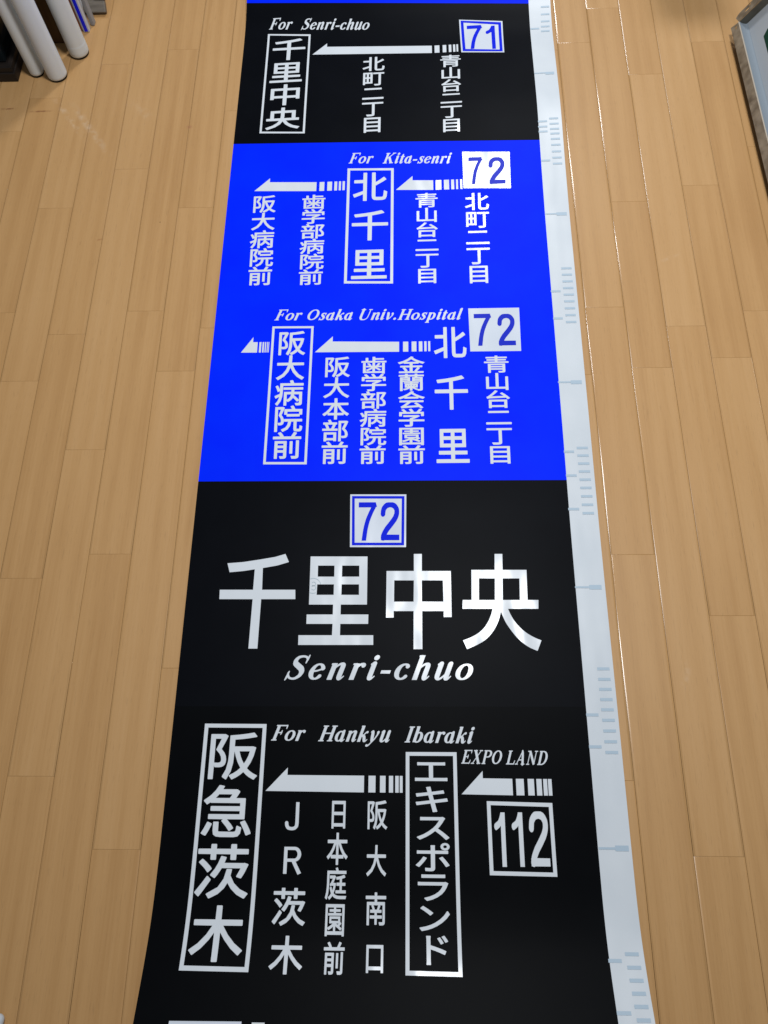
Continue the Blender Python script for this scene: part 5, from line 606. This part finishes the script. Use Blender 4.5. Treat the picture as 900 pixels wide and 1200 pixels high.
# ------------------------------------------------------------------ three white tubes standing in the corner
M['tube'] = mottle(new_mat('white_tube_plastic', (0.4, 0.42, 0.43), 0.45, 0.4), (0.63, 0.69, 0.73), (0.70, 0.75, 0.78), 22, 5, 0.1, (1, 1, 0.25))
M['tube_b'] = mottle(new_mat('ivory_tube_card', (0.4, 0.42, 0.4), 0.5, 0.4), (0.62, 0.675, 0.69), (0.69, 0.73, 0.735), 22, 5, 0.1, (1, 1, 0.25))
M['rubber'] = new_mat('black_rubber', (0.006, 0.006, 0.007), 0.7, 0.2)
def tube(x, y, r, h, mat, label, sleeve=False):
    t = empty('white_tube', (x, y, 0))
    tag(t, label, 'tube', 'white tubes standing in the corner')
    lathe('tube_wall', [(r - 0.004, 0.0045), (r - 0.0012, 0.005), (r - 0.0002, 0.0075), (r, 0.012), (r, h - .002), (r - .001, h), (r - 0.0035, h), (r - 0.0035, h - 0.2), (0, h - 0.2)], mat, t)
    lathe('end_cap', [(0, 0.0005), (r - 0.003, 0.0005), (r - 0.0012, 0.002), (r - 0.002, 0.0065), (0, 0.0065)], M['rubber'], t)
    if sleeve:
        lathe('end_sleeve', [(r + 0.00005, 0.0130), (r + 0.0003, 0.0133), (r + 0.0003, 0.0136), (r + 0.0003, 0.0297), (r + 0.0003, 0.0300), (r + 0.00005, 0.0302)], mat, t)
    return t
tube(-0.8606, 1.597, 0.0165, 0.9, M['tube_b'], 'thinnest white tube, standing next to the dark wooden base')
tube(-0.8105, 1.586, 0.0225, 0.95, M['tube'], 'thick white tube standing in the middle, touching the thinnest tube')
tube(-0.7705, 1.658, 0.0225, 1.0, M['tube_b'], 'white tube standing alone beside the blue and white board, banded at its foot', True)

# ------------------------------------------------------------------ dark base and what stands on it at the far left
M['dark'] = mottle(new_mat('dark_stained_wood', (0.01, 0.008, 0.007), 0.5, 0.3), (0.008, 0.0065, 0.006), (0.022, 0.016, 0.013), 14, 5, 0.2, (1, 5, 1))
M['dark_glass'] = new_mat('dark_glass', (0.010, 0.014, 0.016), 0.12, 0.5)
M['chrome'] = new_mat('grey_chrome', (0.45, 0.50, 0.55), 0.18, 0.5, metallic=1.0)
bx, by = (-0.9017, 1.571)
base = empty('wooden_stand', (bx - 0.16, by + 0.10, 0))
tag(base, 'low dark brown wooden base standing left of the white tubes', 'stand')
boxes('base_board', [(-0.16, 0.16, -0.10, 0.10, 0.0005, 0.022)], M['dark'], base, 0.002)
boxes('base_rim', [(-0.157, 0.157, -0.097, -0.087, 0.0222, 0.034), (0.147, 0.157, -0.0868, 0.0868, 0.0222, 0.034), (-0.157, 0.157, 0.087, 0.097, 0.0222, 0.034)], M['dark'], base, 0.001)
case = empty('dark_case', (bx - 0.13, by + 0.105, 0.0224))
tag(case, 'black glossy case on the dark base with a grey metal fitting on top', 'case')
boxes('case_body', [(-0.12, 0.105, -0.07, 0.07, 0.0, 0.105)], M['dark_glass'], case, 0.004)
boxes('case_lid', [(-0.115, 0.10, -0.065, 0.065, 0.1052, 0.118)], M['dark'], case, 0.003)
lathe('metal_fitting', [(0, 0.1182), (0.03, 0.1182), (0.031, 0.124), (0.02, 0.128), (0.018, 0.15), (0.026, 0.155), (0.026, 0.17), (0.0, 0.173)], M['chrome'], case, 24).location = (0.02, 0.0, 0)

# ------------------------------------------------------------------ dark brown board behind the tubes
M['brown'] = mottle(new_mat('dark_brown_wood', (0.08, 0.04, 0.015), 0.6, 0.2), (0.070, 0.036, 0.013), (0.115, 0.062, 0.024), 12, 5, 0.1, (6, 6, 1))
bb = boxes('brown_board', [(-0.045, 0.065, 0.0, 0.016, 0.0005, 0.7)], M['brown'], None, 0.001)
bb.location = (-0.845, 1.694, 0)
tag(bb, 'dark brown upright wooden board half hidden behind the white tubes', 'wooden board')

# ------------------------------------------------------------------ boards leaning by the tubes
M['board_white'] = new_mat('white_board_edge', (0.55, 0.56, 0.58), 0.4, 0.4)
M['board_blue'] = new_mat('deep_blue_enamel', (0.005, 0.012, 0.78), 0.35, 0.3)
M['orange'] = new_mat('orange_card', (0.50, 0.16, 0.05), 0.6, 0.3)
M['greyboard'] = mottle(new_mat('grey_plastic_board', (0.2, 0.2, 0.21), 0.45, 0.4), (0.24, 0.243, 0.25), (0.29, 0.293, 0.30), 25, 4, 0.05)
M['greywood'] = mottle(new_mat('grey_weathered_wood', (0.15, 0.13, 0.11), 0.55, 0.3), (0.115, 0.098, 0.080), (0.19, 0.165, 0.135), 18, 5, 0.25, (1, 9, 9))
bx, by = (-0.7652, 1.7291)
brd = empty('bordered_board', (bx, by, 0))
tag(brd, 'upright thin board with a blue face edged in white, right of the tubes', 'board')
RZ = Matrix.Rotation(math.radians(4), 4, 'Z')
boxes('board_core', [(-0.0072, 0.0072, 0.0, 0.016, 0.0005, 0.60)], M['board_white'], brd, 0.0008, RZ)
boxes('blue_face', [(-0.0038, 0.0038, -0.0012, 0.0002, 0.003, 0.597)], M['board_blue'], brd, 0.0003, RZ)
card = empty('orange_card', (bx - 0.013, by + 0.006, 0))
tag(card, 'thin upright card with an orange edge, between the tube and the blue board', 'card')
boxes('card_core', [(-0.0035, 0.0035, 0.0, 0.26, 0.0005, 0.5)], M['board_white'], card, 0.0005, RZ)
boxes('orange_edge', [(-0.0014, 0.0014, -0.0012, 0.0002, 0.002, 0.498)], M['orange'], card, 0.0003, RZ)
gb = boxes('grey_board', [(0.0, 0.009, 0.0, 0.015, 0.0005, 0.55)], M['greyboard'], None, 0.002, Matrix.Rotation(math.radians(-4), 4, 'Z'))
gb.location = (bx + 0.0068, by + 0.021, 0)
tag(gb, 'plain grey upright board behind the blue edged board', 'board')
fx, fy = (-0.7246, 1.793)
fr = empty('picture_frame', (fx, fy, 0))
tag(fr, 'grey wooden picture frame leaning back near the top edge of the floor', 'picture frame')
tl = Matrix.Rotation(math.radians(45), 4, 'X')
FW, FH, FB = 0.10, 0.24, 0.024
boxes('frame_moulding', [(-FW, 0, 0, FB, 0.0, 0.012), (-FB, 0, FB + .0002, FH - FB - .0002, 0.0, 0.0118), (-FW, -FW + FB, FB + .0002, FH - FB - .0002, 0.0, 0.0118), (-FW, 0, FH - FB, FH, 0.0, 0.012)], M['greywood'], fr, 0.0025, tl)
boxes('frame_lip', [(-FW + FB + .0002, -FB - .0002, FB + .0002, FB + 0.004, 0.003, 0.0095), (-FB - 0.004, -FB - .0002, FB + .0042, FH - FB - .001, 0.003, 0.0094)], M['greywood'], fr, 0.0008, tl)
boxes('backing_board', [(-FW + FB + .0003, -FB - .0003, FB + .0003, FH - FB - .0003, 0.0005, 0.0028)], M['greyboard'], fr, 0, tl)

# ------------------------------------------------------------------ sign box leaning at the right: slotted steel flange, recessed white face
M['steel'] = mottle(new_mat('galvanised_steel', (0.35, 0.33, 0.30), 0.45, 0.5, metallic=0.35), (0.15, 0.115, 0.075), (0.34, 0.28, 0.205), 55, 8, 0.25, rough=(0.35, 0.6))
M['sign_face'] = mottle(new_mat('white_acrylic', (0.5, 0.53, 0.56), 0.3, 0.5), (0.315, 0.34, 0.365), (0.345, 0.37, 0.395), 5, 2)
M['steel_inner_dim'] = mottle(new_mat('galvanised_steel_inner_dim', (0.2, 0.18, 0.15), 0.5, 0.4, metallic=0.75), (0.13, 0.12, 0.095), (0.20, 0.185, 0.15), 38, 6, 0.1)  # darker copy of the steel, its dark reflection put into the colour
M['green'] = new_mat('dark_green_vinyl', (0.0, 0.035, 0.018), 0.35, 0.4)
M['face_edge'] = new_mat('face_edge_shade', (0.22, 0.26, 0.30), 0.6, 0.2)  # darker than the face: the recess shadow is put into this colour
M['lip'] = new_mat('worn_bright_edge', (0.55, 0.50, 0.42), 0.45, 0.5)
ORG = (0.7315, 1.6615, 0.0212)
TH = math.radians(59)
ex = Vector((0.012, -1, 0)).normalized()                          # along the floor, towards the camera
ey = Vector((math.cos(TH), 0, math.sin(TH)))                      # up the leaning face
ez = ex.cross(ey).normalized()                                    # out of the face, towards the room
if ez.x > 0: ez = -ez
SM = Matrix.Translation(ORG) @ Matrix((ex, ey, ez)).transposed().to_4x4()
sign = empty('sign_box', ORG)
tag(sign, 'white faced sign in a slotted galvanised steel frame leaning at the right edge', 'sign')
inv = Matrix.Translation(-Vector(ORG))
SL_, SH_, FLG, REC = 1.25, 0.62, 0.019, 0.020
def slot(cx, cy, lx, ly, n=6):
    r = min(lx, ly) / 2; pts = []
    for k in range(2):
        for i in range(n + 1):
            a = math.pi * (i / n) + math.pi * k
            if lx >= ly: pts.append((cx + (lx / 2 - r) * (-1 if k == 0 else 1) - r * math.sin(a), cy + r * math.cos(a)))
            else: pts.append((cx + r * math.cos(a), cy + (ly / 2 - r) * (1 if k == 0 else -1) + r * math.sin(a)))
    return pts
def plate(name, loops, z, th, mat):
    me = fill_loops(loops)
    bm = bmesh.new(); bm.from_mesh(me); bpy.data.meshes.remove(me)
    g = bmesh.ops.extrude_face_region(bm, geom=bm.faces[:])
    bmesh.ops.translate(bm, vec=(0, 0, th), verts=[v for v in g['geom'] if isinstance(v, bmesh.types.BMVert)])
    bmesh.ops.translate(bm, vec=(0, 0, z), verts=bm.verts[:])
    bmesh.ops.transform(bm, matrix=inv @ SM, verts=bm.verts[:])
    return from_bm(name, bm, mat, sign)
# flanges, mitred with a small gap at the corner
plate('flange', [[(0.0, 0.0), (SL_, 0.0), (SL_, FLG), (0.004, FLG)], slot(0.012, 0.011, 0.010, 0.0045), slot(0.62, 0.010, 0.014, 0.005), slot(1.2, 0.010, 0.014, 0.005)], -0.0015, 0.0015, M['steel'])
plate('flange', [[(-0.012, 0.016), (0.002, FLG + 0.001), (0.002, SH_), (-0.017, SH_), (-0.017, 0.026)], slot(-0.0075, 0.044, 0.0045, 0.011), slot(-0.0145, 0.052, 0.004, 0.007), slot(-0.008, 0.2, 0.005, 0.014), slot(-0.008, 0.45, 0.005, 0.014)], -0.0012, 0.0015, M['steel'])
plate('flange', [[(0.0, SH_ + 0.0005), (SL_, SH_ + 0.0005), (SL_, SH_ + FLG), (0.0, SH_ + FLG)]], -0.0015, 0.0015, M['steel'])
def walls(name, lst, mat):
    bm = bmesh.new()
    for b in lst: add_box(bm, *b)
    bmesh.ops.transform(bm, matrix=inv @ SM, verts=bm.verts[:])
    return from_bm(name, bm, mat, sign)
walls('side_wall', [(0.0042, SL_, FLG - 0.0015, FLG, -0.040, -0.0016)], M['steel'])
walls('side_wall', [(0.0022, 0.0037, FLG + 0.0002, SH_ - .0002, -0.040, -0.0016)], M['steel_inner_dim'])
walls('side_wall', [(0.0022, SL_, SH_, SH_ + 0.0015, -0.040, -0.0016)], M['steel'])
walls('front_lip', [(0.004, SL_, FLG + 0.0002, FLG + 0.0022, -0.0012, 0.0006)], M['lip'])
walls('sign_face', [(0.0040, SL_ - .002, FLG + 0.0003, SH_ - 0.0005, -REC - 0.003, -REC)], M['sign_face'])
def bent_edge():
    # the lower edge of the face curls forward to the lip
    bm = bmesh.new(); rows = []
    for i in range(7):
        a = math.pi / 2 * i / 6
        yy, zz = FLG + 0.0024 + 0.007 * (1 - math.cos(a)), -0.0008 - (REC - 0.0010) * math.sin(a)
        rows.append([bm.verts.new((0.0042, yy, zz)), bm.verts.new((SL_ - .003, yy, zz))])
    for p, q in zip(rows, rows[1:]): bm.faces.new((p[0], p[1], q[1], q[0]))
    bmesh.ops.transform(bm, matrix=inv @ SM, verts=bm.verts[:])
    return from_bm('face_edge', bm, M['face_edge'], sign, True)
bent_edge()
plate('green_lettering', [[(0.066, 0.054 + 0.012), (0.066 + 0.010, 0.054), (0.066 + 0.080, 0.054), (0.066 + 0.080, 0.054 + 0.020), (0.066 + 0.030, 0.054 + 0.020), (0.066 + 0.030, 0.054 + 0.12), (0.066, 0.054 + 0.12)]], -REC + 0.0003, 0.0006, M['green'])

# ------------------------------------------------------------------ rounded white end poking in at the lower left corner
M['white_soft'] = mottle(new_mat('soft_white_plastic', (0.55, 0.58, 0.62), 0.45, 0.4), (0.52, 0.56, 0.60), (0.57, 0.61, 0.65), 20, 3)
M['card_grey'] = mottle(new_mat('grey_card', (0.3, 0.3, 0.3), 0.7, 0.3), (0.27, 0.27, 0.26), (0.33, 0.33, 0.32), 14, 4)
box = empty('shadow_caster_box', (0.625, 2.03, 0))  # added box out of view, only there to cast the soft floor shadow
tag(box, 'narrow grey upright box added out of view to shade the floor by the sign', 'box')
boxes('box_body', [(-0.066, 0.066, -0.04, 0.04, 0.0005, 0.42)], M['card_grey'], box, 0.002)
boxes('box_lid', [(-0.068, 0.068, -0.042, 0.042, 0.4203, 0.435)], M['card_grey'], box, 0.002)
cap = lathe('white_rod', [(0, 0.0)] + [(0.0085 * math.sin(math.radians(a)), 0.0085 - 0.0085 * math.cos(math.radians(a))) for a in range(15, 91, 15)] + [(0.0085, 0.02), (0.0085, 0.249), (0.0, 0.251)], M['white_soft'], None, 32)
cap.matrix_world = Matrix.Translation(((-0.5855, -0.2705)[0], (-0.5855, -0.2705)[1], 0.0088)) @ Matrix.Rotation(math.radians(352), 4, 'Z') @ Matrix.Rotation(math.radians(90), 4, 'X')
tag(cap, 'white rod with a rounded end lying in the lower left corner', 'rod')
